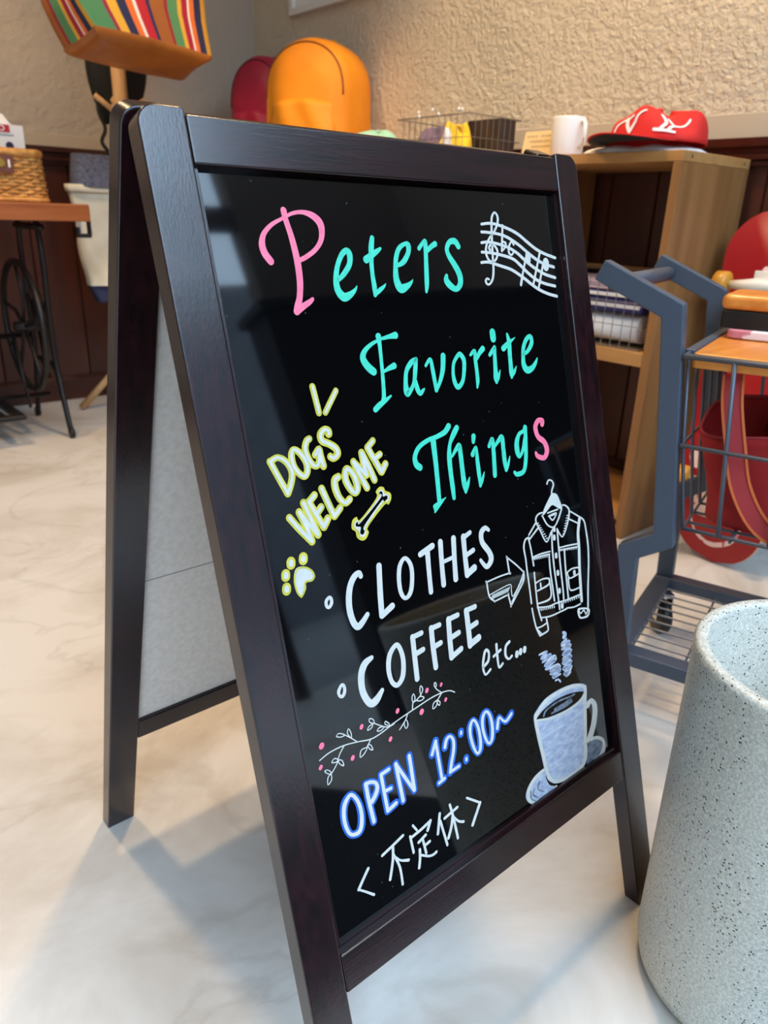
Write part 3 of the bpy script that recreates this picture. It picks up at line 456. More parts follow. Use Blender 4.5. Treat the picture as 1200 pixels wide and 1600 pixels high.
('jacket_drawing',[(1,2,0,[3569,4983,21,3600,5012,16,3648,4996,17,3665,4953,23,3635,4910,23,3622,4875,23]),(1,2,0,[3445,4720,16,3377,4714,18,3335,4665,22,3381,4558,20,3454,4422,15,3535,4489,21,3585,4529,21]),(1,2,0,[3439,4690,19,3502,4583,17,3595,4540,16,3675,4597,22,3748,4691,23]),(1,2,0,[3769,4724,15,3818,4708,17,3864,4648,24,3822,4541,24,3713,4412,17,3641,4507,19]),(1,2,0,[3524,4697,15,3686,4699,16]),(1,2,0,[3534,4663,16,3657,4667,17,3592,4611,16,3546,4654,17]),(1,2,0,[3559,4662,15,3626,4658,15]),(1,2,0,[3322,4637,20,3209,4552,20]),(1,2,0,[3362,4590,19,3212,4509,19]),(1,2,0,[3204,4527,16,3150,4519,20,3115,4454,22,3120,4337,21,3119,4209,21,3122,4059,21,3122,3892,22]),(1,2,0,[3120,3838,21,3142,3652,20,3186,3538,19]),(1,2,0,[3196,4529,21,3213,4408,21,3223,4245,22]),(1,2,0,[3217,4171,22,3210,4011,22,3208,3827,21,3238,3680,21]),(1,2,0,[3153,3626,16,3235,3621,16,3313,3631,17]),(1,2,0,[3186,3538,17,3305,3548,19,3320,3582,23,3312,3673,22]),(1,2,0,[3166,3605,17,3219,3538,17]),(1,2,0,[3884,4633,16,4005,4555,17,4085,4492,21,4104,4373,25,4108,4212,26,4082,4023,26,4032,3805,26,3991,3584,26]),(1,2,0,[3844,4564,16,3983,4487,16]),(1,2,0,[3243,3706,15,3381,3679,16,3553,3675,16,3642,3675,17]),(1,2,0,[3643,3681,15,3763,3655,16,3873,3655,17]),(1,2,0,[3199,3824,15,3367,3783,15,3486,3780,16,3676,3761,16,3873,3753,17]),(1,2,0,[3555,4506,23,3531,4337,23,3524,4119,23,3529,3918,23,3532,3704,23]),(1,2,0,[3641,4507,23,3630,4312,23,3623,4091,24,3620,3891,24,3613,3786,24]),(1,2,0,[3213,4323,16,3337,4328,15,3493,4314,15]),(1,2,0,[3227,4308,15,3333,4307,15,3480,4290,15]),(1,2,0,[3471,4287,23,3459,4137,23,3464,3937,23,3466,3814,23]),(1,2,0,[3639,4315,15,3812,4298,16,3962,4277,16]),(1,2,0,[3643,4291,15,3939,4249,16]),(1,2,0,[3714,4268,24,3698,4071,24,3687,3775,24]),(1,2,0,[3213,4065,16,3322,4077,15,3426,4052,17,3404,3998,19,3230,3984,16]),(1,2,0,[3426,4052,23,3416,3862,22,3214,3858,16]),(1,2,0,[3290,4042,22,3289,3993,22]),(1,2,0,[3719,4037,18,3802,4053,16,3904,4037,16]),(1,2,0,[3717,4032,20,3750,3966,15,3896,3971,17]),(1,2,0,[3723,3968,23,3736,3845,17,3878,3827,16]),(1,2,0,[3828,3611,21,3855,3557,15,3914,3573,15,3942,3523,16,3981,3552,24]),(1,2,0,[4013,4520,43,3966,4384,43,3953,4229,43,3925,4031,43,3908,3841,43,3897,3683,43]),(1,2,1,[3831,3608,21,3994,3560,19,3971,3497,25,3864,3505,18,3829,3536,25]),(1,2,2,[3624,4872,0,3697,4851,0,3731,4782,0,3760,4699,0,3712,4699,0,3611,4759,0,3528,4723,0,3452,4690,0,3468,4737,0,3545,4811,0]),(2,2,0,[3578,4446,40,3577,4424,40]),(2,2,0,[3574,4262,40,3573,4240,40]),(2,2,0,[3569,4084,40,3569,4062,40]),(2,2,0,[3561,3899,40,3560,3877,40]),(2,2,0,[3573,3736,40,3573,3714,40]),(2,2,0,[3593,4529,40,3593,4508,40]),(2,2,0,[3830,4011,42,3830,3989,42]),(2,2,0,[3252,4312,14,3252,4297,14]),(2,2,0,[3281,4309,14,3282,4294,14]),(2,2,0,[3311,4305,14,3312,4290,14]),(2,2,0,[3341,4302,14,3341,4286,14]),(2,2,0,[3371,4298,14,3372,4283,14]),(2,2,0,[3401,4294,14,3402,4279,14]),(2,2,0,[3432,4291,14,3432,4275,14]),(2,2,0,[3462,4287,15,3463,4272,15]),(2,2,0,[3661,4290,15,3662,4279,15]),(2,2,0,[3694,4284,15,3696,4273,15]),(2,2,0,[3729,4278,15,3730,4267,15]),(2,2,0,[3763,4272,15,3764,4261,15]),(2,2,0,[3797,4266,15,3799,4255,15]),(2,2,0,[3832,4260,15,3833,4249,15]),(2,2,0,[3867,4254,15,3868,4242,15]),(2,2,0,[3902,4248,15,3903,4236,15]),(2,2,0,[3937,4242,15,3939,4230,15]),(2,2,0,[3220,3802,14,3220,3786,14]),(2,2,0,[3248,3797,14,3248,3781,14]),(2,2,0,[3276,3792,14,3276,3777,14]),(2,2,0,[3304,3788,14,3305,3772,14]),(2,2,0,[3333,3783,14,3333,3767,14]),(2,2,0,[3362,3778,14,3362,3762,14]),(2,2,0,[3390,3773,14,3391,3758,14]),(2,2,0,[3419,3768,15,3420,3753,15]),(2,2,0,[3448,3764,15,3449,3748,15]),(2,2,0,[3535,3765,15,3536,3751,15]),(2,2,0,[3570,3762,15,3571,3749,15]),(2,2,0,[3604,3760,15,3605,3746,15]),(2,2,0,[3639,3757,15,3640,3743,15]),(2,2,0,[3674,3755,15,3675,3741,15]),(2,2,0,[3710,3752,15,3711,3738,15]),(2,2,0,[3745,3750,15,3746,3736,15]),(2,2,0,[3781,3747,15,3782,3733,15]),(2,2,0,[3817,3745,15,3818,3731,15]),(2,2,0,[3853,3742,15,3854,3728,15]),(2,2,0,[3345,4631,10,3368,4632,10]),(2,2,0,[3360,4606,10,3384,4607,10]),(2,2,0,[3376,4581,10,3399,4582,10]),(2,2,0,[3391,4556,10,3414,4557,10]),(2,2,0,[3406,4531,10,3430,4532,10]),(2,2,0,[3421,4506,10,3445,4506,10]),(2,2,0,[3437,4480,10,3460,4481,10]),(2,2,0,[3452,4455,10,3476,4455,10]),(2,2,0,[3834,4605,10,3813,4606,10]),(2,2,0,[3821,4581,10,3800,4582,10]),(2,2,0,[3808,4557,10,3786,4558,10]),(2,2,0,[3794,4534,10,3773,4534,10]),(2,2,0,[3781,4510,10,3760,4510,10]),(2,2,0,[3768,4486,10,3747,4487,10]),(2,2,0,[3754,4462,10,3733,4463,10]),(2,2,0,[3741,4439,10,3720,4439,10])]),
('arrow_drawing',[(1,2,1,[2553,4266,19,2556,4267,15,2715,4272,15,2872,4266,15,2869,4268,20,2863,4415,20,2866,4417,15,2968,4325,16,3066,4224,16,3067,4219,22,3051,4143,22,2964,4062,20,2836,3959,20,2833,3961,19,2814,4068,19,2811,4071,15,2630,4063,15,2624,4065,15,2562,4130,18]),(1,2,0,[2564,4140,10,2707,4154,10,2859,4157,9,2864,4092,13,2874,4037,11,2974,4113,13,3064,4214,13]),(1,2,0,[2579,4094,10,2612,4130,10]),(1,2,0,[2598,4095,10,2631,4130,10]),(1,2,0,[2617,4095,10,2650,4130,10]),(1,2,0,[2636,4096,10,2670,4131,10]),(1,2,0,[2656,4096,10,2689,4131,10]),(1,2,0,[2675,4096,10,2709,4132,10]),(1,2,0,[2694,4097,10,2728,4132,10]),(1,2,0,[2714,4097,10,2748,4133,10]),(1,2,0,[2733,4097,10,2767,4133,10]),(1,2,0,[2753,4098,10,2787,4134,10]),(1,2,0,[2773,4098,10,2807,4134,10]),(1,2,0,[2792,4099,10,2827,4134,10]),(1,2,0,[2812,4099,10,2847,4135,10]),(1,2,0,[2850,3991,11,2886,4017,11]),(1,2,0,[2875,4014,11,2909,4039,11]),(1,2,0,[2900,4036,11,2932,4061,11]),(1,2,0,[2926,4059,11,2955,4083,11]),(1,2,0,[2951,4081,12,2978,4105,12]),(1,2,0,[2977,4104,12,3001,4127,12]),(1,2,0,[3002,4127,12,3025,4149,12]),(1,2,0,[3028,4150,12,3048,4171,12])]),
('branch_drawing',[(1,2,0,[505,3441,10,600,3462,10,736,3460,10,871,3433,9,996,3400,10,1105,3403,11,1263,3432,11,1410,3451,11,1544,3465,11,1683,3479,11,1821,3478,11,1913,3460,10,1969,3424,10]),(1,2,0,[742,3455,10,687,3406,10,651,3348,10,598,3302,10]),(1,2,0,[871,3433,8,818,3489,8,765,3539,8]),(1,2,0,[1003,3399,11,953,3352,11]),(1,2,0,[1259,3424,9,1179,3428,8,1059,3512,8]),(1,2,0,[1409,3445,12,1379,3406,12,1304,3352,11]),(1,2,0,[1471,3466,12,1488,3516,12,1527,3524,11,1583,3548,11]),(1,2,0,[1821,3478,9,1769,3528,9,1747,3572,11,1760,3596,9,1772,3568,12,1758,3550,12]),(1,2,0,[1818,3476,12,1758,3432,12]),(1,2,1,[583,3288,8,550,3277,10,539,3223,8,575,3243,10]),(1,2,1,[590,3295,10,562,3335,7,532,3339,10,556,3306,7]),(1,2,1,[607,3378,9,636,3397,9,668,3372,9,641,3363,9]),(1,2,1,[667,3367,10,701,3351,8,708,3305,11,678,3330,8]),(1,2,1,[688,3559,8,715,3572,8,765,3539,9,727,3537,8]),(1,2,1,[821,3488,8,793,3538,9,809,3571,8,826,3529,9]),(1,2,1,[952,3347,8,894,3351,11,873,3300,8,919,3313,11]),(1,2,1,[963,3365,11,993,3351,8,1004,3307,11,975,3326,8]),(1,2,1,[1059,3512,10,1018,3540,8,1023,3566,10,1056,3547,8]),(1,2,1,[1046,3512,8,1005,3507,10,986,3482,8,1027,3487,10]),(1,2,1,[1154,3444,9,1102,3455,10,1078,3437,9,1116,3426,10]),(1,2,1,[1206,3427,9,1165,3462,9,1175,3480,9,1204,3451,9]),(1,2,1,[1387,3408,8,1398,3357,11,1372,3334,8,1359,3380,11]),(1,2,1,[1488,3516,8,1485,3564,12,1507,3589,8,1516,3546,12]),(1,2,1,[1584,3553,9,1583,3600,12,1599,3627,9,1614,3588,12]),(1,2,1,[1533,3521,11,1574,3540,9,1614,3513,11,1574,3502,9]),(1,2,1,[1758,3432,9,1709,3422,12,1693,3379,9,1734,3388,12]),(1,2,1,[1758,3432,9,1783,3404,11,1771,3379,9,1749,3412,11]),(1,0,0,[1822,3546,28,1830,3555,28]),(1,0,0,[1654,3557,36,1662,3566,36]),(1,0,0,[1848,3396,29,1856,3405,29]),(1,0,0,[1561,3400,45,1569,3408,45]),(1,0,0,[1309,3511,36,1316,3520,36]),(1,0,0,[1191,3311,34,1199,3320,34]),(1,0,0,[931,3531,35,937,3539,35]),(1,0,0,[799,3323,36,805,3331,36]),(1,0,0,[540,3540,45,547,3547,45]),(1,0,0,[499,3380,32,506,3388,32])]),
('open_lettering',[(1,4,1,[726,3046,63,669,3017,83,636,2953,77,626,2863,70,644,2769,63,680,2723,61,746,2718,84,782,2782,81,793,2881,73,773,2980,64]),(2,2,1,[726,3046,31,669,3017,40,636,2953,38,626,2863,34,644,2769,30,680,2723,30,746,2718,41,782,2782,39,793,2881,35,773,2980,31]),(1,4,0,[880,3065,71,883,2918,71,898,2725,71]),(1,4,0,[880,3065,65,933,3057,61,979,3025,61,984,2974,79,952,2929,84,912,2896,83]),(2,2,0,[880,3065,36,883,2918,36,898,2725,36]),(2,2,0,[880,3065,33,933,3057,31,979,3025,31,984,2974,40,952,2929,42,912,2896,42]),(1,4,0,[1042,3071,71,1044,2929,71,1050,2742,71]),(1,4,0,[1044,3070,69,1127,3078,70]),(1,4,0,[1052,2918,66,1119,2912,66]),(1,4,0,[1060,2745,75,1145,2765,75]),(2,2,0,[1042,3071,33,1044,2929,33,1050,2742,33]),(2,2,0,[1044,3070,33,1127,3078,33]),(2,2,0,[1052,2918,31,1119,2912,31]),(2,2,0,[1060,2745,35,1145,2765,36]),(1,4,0,[1206,3088,72,1212,2932,73,1221,2749,73]),(1,4,0,[1207,3085,63,1279,2931,63,1351,2783,64]),(1,4,0,[1354,2782,77,1357,2957,76,1357,3093,76]),(2,2,0,[1206,3088,36,1212,2932,36,1221,2749,36]),(2,2,0,[1207,3085,31,1279,2931,31,1351,2783,31]),(2,2,0,[1354,2782,38,1357,2957,37,1357,3093,37])]),
('hours_lettering',[(1,4,0,[1604,2993,80,1666,3088,80]),(1,4,0,[1666,3088,72,1669,2920,73,1673,2744,73]),(1,4,0,[1633,2711,70,1703,2722,71]),(1,4,0,[1760,2992,82,1792,3050,81,1839,3060,56,1869,3008,73,1853,2917,82,1809,2823,83,1779,2747,83]),(1,4,0,[1779,2747,68,1891,2752,69]),(2,2,0,[1604,2993,34,1666,3088,35]),(2,2,0,[1666,3088,31,1669,2920,31,1673,2744,31]),(2,2,0,[1633,2711,30,1703,2722,30]),(2,2,0,[1760,2992,35,1792,3050,35,1839,3060,24,1869,3008,32,1853,2917,35,1809,2823,36,1779,2747,35]),(2,2,0,[1779,2747,29,1891,2752,30]),(1,4,0,[1974,3044,77,1971,3029,77]),(1,4,0,[1990,2781,77,1988,2765,77]),(2,2,0,[1974,3044,30,1971,3029,30]),(2,2,0,[1990,2781,29,1988,2765,29]),(1,4,1,[2145,3087,57,2095,3050,87,2079,2966,79,2096,2850,72,2133,2765,57,2176,2789,89,2194,2882,82,2186,3003,74]),(1,4,1,[2313,3099,63,2263,3063,89,2244,2970,82,2262,2853,73,2300,2789,61,2345,2825,91,2367,2935,85,2355,3046,74]),(2,2,1,[2145,3087,25,2095,3050,37,2079,2966,34,2096,2850,31,2133,2765,25,2176,2789,38,2194,2882,35,2186,3003,32]),(2,2,1,[2313,3099,27,2263,3063,38,2244,2970,35,2262,2853,31,2300,2789,26,2345,2825,39,2367,2935,36,2355,3046,32]),(1,4,0,[2427,2885,87,2446,2935,88,2473,2977,62,2517,2925,57,2561,2904,72,2640,2943,82]),(2,2,0,[2427,2885,35,2446,2935,36,2473,2977,25,2517,2925,23,2561,2904,29,2640,2943,33])]),
('closed_days_lettering',[(1,2,0,[767,2375,28,707,2318,28,646,2258,28]),(1,2,0,[646,2257,18,708,2201,18,780,2132,23]),(1,2,0,[923,2405,26,1043,2431,26,1161,2459,27]),(1,2,0,[1041,2411,27,1019,2310,28,961,2165,28]),(1,2,0,[1038,2344,22,1077,2212,24,1078,2053,25]),(1,2,0,[1057,2310,19,1100,2262,19,1178,2221,27]),(1,2,0,[1279,2489,21,1314,2427,21]),(1,2,0,[1233,2410,25,1243,2256,25]),(1,2,0,[1240,2395,26,1358,2409,27,1474,2432,27]),(1,2,0,[1474,2432,31,1429,2366,31]),(1,2,0,[1312,2313,28,1399,2337,28]),(1,2,0,[1361,2317,25,1375,2178,26]),(1,2,0,[1382,2252,27,1433,2258,27]),(1,2,0,[1312,2246,28,1301,2174,29,1275,2094,29]),(1,2,0,[1306,2199,20,1388,2142,21,1444,2123,24,1487,2127,27]),(1,2,0,[1589,2440,30,1535,2276,30]),(1,2,0,[1583,2372,26,1621,2122,26]),(1,2,0,[1634,2372,27,1800,2395,28]),(1,2,0,[1717,2460,27,1736,2336,27,1753,2119,28]),(1,2,0,[1732,2349,32,1700,2263,32,1646,2177,33]),(1,2,0,[1731,2344,22,1790,2264,21,1848,2230,26]),(1,2,0,[1927,2423,21,2081,2299,22]),(1,2,0,[2078,2299,35,1949,2144,34])]),
('mug_drawing',[(1,5,2,[2940,2761,0,2979,2820,0,3143,2893,0,3377,2904,0,3612,2872,0,3786,2798,0,3809,2729,0,3752,2448,0,3709,2195,0,3687,2041,0,3617,1950,0,3435,1926,0,3198,1959,0,3074,2025,0,3012,2126,0,2982,2347,0,2951,2579,0]),(2,2,1,[2970,2754,51,3012,2800,49,3157,2868,43,3382,2878,39,3608,2851,36,3762,2787,36,3776,2722,57,3754,2650,58,3727,2459,58,3684,2206,58,3661,2059,61,3594,1974,54,3423,1952,42,3198,1981,36,3092,2039,33,3042,2125,44,3008,2336,46,2977,2567,47]),(3,6,2,[2980,2750,0,3126,2804,0,3341,2821,0,3557,2794,0,3752,2731,0,3658,2675,0,3450,2659,0,3199,2685,0,3052,2714,0]),(4,7,0,[3085,2738,25,3140,2780,22,3336,2793,19,3511,2770,19,3596,2766,20]),(4,7,0,[3204,2715,19,3418,2699,20,3541,2711,21]),(4,7,0,[3265,2728,37,3423,2729,38,3525,2734,38]),(4,2,0,[2989,2730,24,3196,2669,26,3447,2644,28,3665,2659,33,3765,2713,38]),(1,2,0,[3795,2566,74,3863,2586,53,3909,2493,86,3862,2334,93,3758,2194,92]),(1,7,2,[3745,2179,0,3879,2141,0,3954,2073,0,3950,1991,0,3875,1942,0,3666,1927,0]),(2,2,0,[3757,2188,38,3882,2158,35,3979,2083,44,3980,1992,64,3905,1928,62]),(2,2,0,[3905,1928,46,3621,1914,45]),(1,5,2,[3003,2209,0,2841,2195,0,2721,2125,0,2686,2040,0,2748,1951,0,2897,1902,0,3110,1909,0,3170,1935,0,3054,2002,0,3008,2103,0]),(2,2,0,[2982,2199,37,2847,2179,40,2743,2114,45,2714,2032,38,2760,1967,27,2892,1924,33,3094,1927,37,3140,1940,42]),(3,7,0,[2818,2077,19,2790,2027,15,2854,1969,12]),(3,7,0,[2900,2115,19,2869,2052,14,2951,1986,12]),(3,7,0,[2763,2078,17,2758,2004,14,2813,1951,12])]),
('steam_drawing',[(1,5,0,[3137,3355,15,3257,3346,31,3156,3311,25,3312,3299,33,3167,3269,24,3367,3267,29,3196,3221,31,3383,3226,33,3207,3183,32,3402,3162,24,3263,3146,26,3432,3131,35,3270,3109,36,3433,3096,29,3299,3062,39,3421,3052,19]),(1,5,0,[3335,3015,21,3377,3010,19,3406,2975,22]),(1,5,0,[3543,3451,35,3570,3424,49,3543,3404,47]),(1,5,0,[3580,3372,23,3489,3341,30,3621,3330,42,3490,3294,37,3633,3289,41,3498,3231,42,3631,3235,43,3492,3181,42,3624,3175,45,3478,3147,43,3613,3117,43,3474,3084,42,3607,3064,41,3479,3025,44,3587,3019,30,3509,2993,20]),(2,2,0,[3138,3361,12,3222,3361,12]),(2,2,0,[3250,3258,13,3368,3269,11,3380,3234,15]),(2,2,0,[3270,3162,12,3406,3163,11,3429,3129,13]),(2,2,0,[3486,3327,13,3546,3329,12,3519,3290,18]),(2,2,0,[3595,3055,18,3544,2996,18])])
]
LABELS = {'pink_letter': 'large pink capital P', 'peters_lettering': 'turquoise lettering eters', 'favorite_lettering': 'turquoise lettering Favorite', 'things_lettering': 'turquoise lettering Thing', 'pink_end_letter': 'pink letter s',
 'music_drawing': 'white music staff drawing', 'dogs_lettering': 'white and yellow lettering DOGS', 'welcome_lettering': 'white and yellow lettering WELCOME', 'bone_drawing': 'yellow outlined bone drawing', 'paw_drawing': 'yellow outlined paw print drawing',
 'clothes_lettering': 'white lettering CLOTHES', 'coffee_lettering': 'white lettering COFFEE', 'etc_lettering': 'small white lettering etc', 'jacket_drawing': 'white line drawing of a jacket on a hanger', 'arrow_drawing': 'white arrow drawing',
 'branch_drawing': 'white leafy branch with pink berries', 'open_lettering': 'white and blue lettering OPEN', 'hours_lettering': 'white and blue opening hour 12:00', 'closed_days_lettering': 'white Japanese characters in brackets', 'mug_drawing': 'white drawing of a coffee mug on a saucer', 'steam_drawing': 'pale blue steam drawing'}
for name, strokes in LETTERS:
    mb = MB(); used = []
    for c in sorted({s[1] for s in strokes}): used.append(c)
    for k, (layer, c, kind, q) in enumerate(strokes):
        P = [(q[i]/1e4, q[i+1]/1e4, q[i+2]/1e4) for i in range(0, len(q), 3)]
        h = DP-0.0001-layer*0.00018-k*0.0000012; mi = used.index(c)
        fn = lambda x, v, hh: FR(x, hh, v)
        if kind == 2:
            pts = catmull(P, 5, True); mb.add([fn(a, b, h) for a, b, _ in pts], [list(range(len(pts)))], mi)
        else:
            pts = catmull(P, 6, kind == 1); pts = [(a, b, max(w, 0.0004)) for a, b, w in pts]
            ribbon(mb, pts, kind == 1, h, mi, fn)
    o = mb.build(name, [paint[c] for c in used], panel, fixn=False); o['label'] = LABELS[name]

# ================================================================ planter
px_, py_, ph = 0.4292, -0.1142, 0.3777
t = thing('planter', 'large round speckled grey stone planter beside the sign', 'planter', (px_, py_, 0))
MB().lathe([(0.086, 0.0), (0.098, 0.003), (0.1055, 0.010), (0.1089, 0.024), (0.111, 0.2), (0.1132, ph-0.010), (0.1137, ph-0.004), (0.1118, ph-0.0008), (0.1095, ph), (0.1045, ph), (0.1025, ph-0.001), (0.1005, ph-0.005), (0.0985, 0.2), (0.094, 0.05), (0.085, 0.04)], (px_, py_, 0), 96).build('pot', m_stone_o, t, smooth=True)
tag(MB().box(-0.55, 0.60, -1.28, -0.24, 0.0, 0.008).build('added_dark_mat', m_mat, bevel=0.003), 'added black mat out of view, reflected dark in the sign panel', 'mat')  # mat added out of view so the low part of the panel reflects dark

# ================================================================ wooden shelf units along the right wall
def shelf_unit(y0, y1, label, dividers=()):
    t = thing('shelf_unit', label, 'shelf', (1.45, (y0+y1)/2, 0))
    x0, x1, tk, top = 1.313, 1.606, 0.020, 0.857
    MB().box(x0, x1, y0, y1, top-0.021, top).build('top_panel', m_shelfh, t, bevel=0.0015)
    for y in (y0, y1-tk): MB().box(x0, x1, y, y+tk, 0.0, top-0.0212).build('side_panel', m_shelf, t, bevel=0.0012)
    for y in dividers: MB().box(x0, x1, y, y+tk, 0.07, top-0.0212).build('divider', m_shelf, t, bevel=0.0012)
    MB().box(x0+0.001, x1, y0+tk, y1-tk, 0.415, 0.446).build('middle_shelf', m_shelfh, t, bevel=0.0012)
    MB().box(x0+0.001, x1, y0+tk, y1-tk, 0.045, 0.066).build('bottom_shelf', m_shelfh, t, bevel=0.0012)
    MB().box(x1-0.018, x1, y0+tk, y1-tk, 0.598, 0.612).build('back_rail', m_shelfh, t, bevel=0.001)
    mb = MB()
    for x in (x0+0.035, x1-0.03):
        mb = MB(); mb.lathe([(0.0005, -0.0008), (0.0035, -0.0008), (0.0035, 0.001)], (x, y0, top-0.0105), 10, axis=1); mb.build('nail_head', m_steel, t)
    return t
shelf_unit(0.605, 1.03, 'light oak open shelf with a red cap on top, right of the sign')
shelf_unit(1.034, 2.66, 'long light oak shelf behind the sign carrying the two backpacks', (1.42, 1.84, 2.25))

# wire basket in the lower cubby with clothes
def wire_basket(name, label, x0, x1, y0, y1, z0, z1, step, r, m, beads=False, group=None):
    t = thing(name, label, 'basket', ((x0+x1)/2, (y0+y1)/2, z0), group=group)
    for z in (z0+r, z1): MB().tube([(x0, y0, z), (x1, y0, z), (x1, y1, z), (x0, y1, z)], r*1.5, 6, closed=True).build('rim' if z == z1 else 'base_ring', m, t)
    mb = MB(); n = int((y1-y0)/step)
    for i in range(1, n): mb.tube([(x0, y0+i*step, z1), (x0, y0+i*step, z0+r), (x1, y0+i*step, z0+r), (x1, y0+i*step, z1)], r, 5)
    mb.build('lengthwise_wires', m, t)
    mb = MB(); n = int((x1-x0)/step)
    for i in range(1, n): mb.tube([(x0+i*step, y0, z1), (x0+i*step, y0, z0+r), (x0+i*step, y1, z0+r), (x0+i*step, y1, z1)], r, 5)
    mb.build('crosswise_wires', m, t)
    mb = MB(); n = max(2, int((z1-z0)/(step*1.6)))
    for i in range(1, n):
        z = z0+(z1-z0)*i/n; mb.tube([(x0, y0, z), (x1, y0, z), (x1, y1, z), (x0, y1, z)], r, 5, closed=True)
    mb.build('hoops', m, t)
    return t
wire_basket('wire_basket', 'silver wire basket of folded clothes inside the oak shelf', 1.325, 1.585, 0.645, 0.975, 0.4475, 0.60, 0.025, 0.0011, m_wire)
def folded(name, label, cat, x0, x1, y0, y1, z0, z1, m, lines=0, lm=None, group=None):
    t = thing(name, label, cat, ((x0+x1)/2, (y0+y1)/2, z0), group=group); n = 3; h = (z1-z0)/n
    mb = MB()
    for i in range(n):
        mb.prism(rrect(x0+0.002*i, x1-0.003*i, z0+h*i, z0+h*(i+0.97), h*0.45, 4), y0+0.003*i, y1-0.002*i, axis=1)
    mb.build('folds', m, t, smooth=False, bevel=0.002)
    for i in range(lines):
        z = z0+(z1-z0)*(i+0.6)/lines
        MB().box(x0-0.0012, x0+0.02, y0+0.004, y1-0.004, z-0.004, z+0.004).build('stripe', lm, t, bevel=0.001)
    return t
# rolled white towel
t = thing('rolled_towel', 'rolled white cloth lying at the bottom of the shelf basket', 'towel', (1.38, 0.81, 0.452))
cx, cz, R = 1.375, 0.487, 0.034
sp = [(cx+(R*(1-0.75*i/60))*math.cos(0.35*i), cz+(R*(1-0.75*i/60))*math.sin(0.35*i)) for i in range(61)]
mb = MB(); mb.grid(lambda u, v: (sp[int(round(u*60))][0], 0.667+0.285*v, sp[int(round(u*60))][1]), 60, 1); mb.build('roll', m_whitefab, t, smooth=True, thick=0.004)
MB().lathe([(0.001, 0.669), (0.010, 0.669), (0.010, 0.95), (0.001, 0.95)], (cx, 0, cz), 16, axis=1).build('core', m_whitefab, t, smooth=True)
folded('folded_shirt', 'folded indigo shirt with white stripes in the shelf basket', 'shirt', 1.333, 1.56, 0.658, 0.962, 0.525, 0.572, m_shirtn, 2, m_whitefab)
folded('folded_shirt', 'pale pink folded shirt on top of the striped one', 'shirt', 1.336, 1.56, 0.700, 0.962, 0.5725, 0.590, m_shirtp)

# ---------------------------------------------------------------- caps
def cap(name, label, loc, face, m, m_under, scale=1.0, slouch=0.15, tilt=0.0, letters=None, seedv=1, brim=0.07, hgt=0.086, wid=0.080, box=0.75):
    """baseball cap; face = direction (radians) in which the brim points"""
    t = thing(name, label, 'cap', loc, face); R_ = Matrix.Translation(Vector(loc)) @ Matrix.Rotation(face, 4, 'Z')
    rnd = random.Random(seedv); ph1, ph2 = rnd.random()*6, rnd.random()*6
    def crown(a, h):   # a angle from the front, h 0..1 up the dome
        h = min(max(h, 0.0), 0.995); e = h*PI/2; r = math.cos(e)**box
        x = 0.098*scale*r*math.cos(a); y = wid*scale*r*math.sin(a); z = hgt*scale*math.sin(e)**0.9
        w = slouch*0.012*(math.sin(3*a+ph1)*math.sin(e*1.6)+0.8*math.sin(5*a+ph2+4*h)*h*(1-h)*3)
        z += w*1.6; x += w*0.8; x -= 0.012*h*slouch*2; z += tilt*x
        return Vector((x, y, z+0.003))
    mb = MB(lambda *v: R_ @ Vector(v)); mb.grid(lambda u, v: crown(2*PI*u, min(v, 0.995)), 48, 14, closeu=True)
    mb.build('crown', m, t, smooth=True, thick=0.0015)
    def br(u, v):
        a = (u-0.5)*2.2; base = crown(a, 0.0); out = brim*scale*max(0.0, math.cos(a*0.715))**0.8*v
        return (base.x+out*math.cos(a*0.25), base.y+out*math.sin(a*0.25)*0.7, 0.004+base.z-0.003+0.010*scale*v*math.cos(a)**2-0.004*abs(math.sin(a))*v)
    mb = MB(lambda *v: R_ @ Vector(v)); mb.grid(br, 28, 6); b = mb.build('brim', m, t, smooth=True, thick=0.0025)
    mb = MB(lambda *v: R_ @ Vector(v)); mb.grid(lambda u, v: (br(u, 0.03+0.9*v)[0], br(u, 0.03+0.9*v)[1], br(u, 0.03+0.9*v)[2]-0.0018), 28, 4); mb.build('brim_lining', m_under, t, smooth=True)
    top = R_ @ (crown(0, 0.995)+Vector((0, 0, 0.001)))
    MB().lathe([(0.0005, 0.004), (0.005, 0.003), (0.007, 0), (0.007, -0.003)], tuple(top), 12).build('button', m, t, smooth=True)
    if letters:
        fn = lambda a, h, hh: R_ @ (crown(a, h)+Vector((math.cos(a)*hh, math.sin(a)*hh, hh*0.4)))
        for pname, strokes in letters:
            mb = MB()
            for q in strokes: ribbon(mb, catmull(q, 5), False, 0.0022, 0, fn)
            mb.build(pname, m_whitefab, t, thick=0.001)
    return t
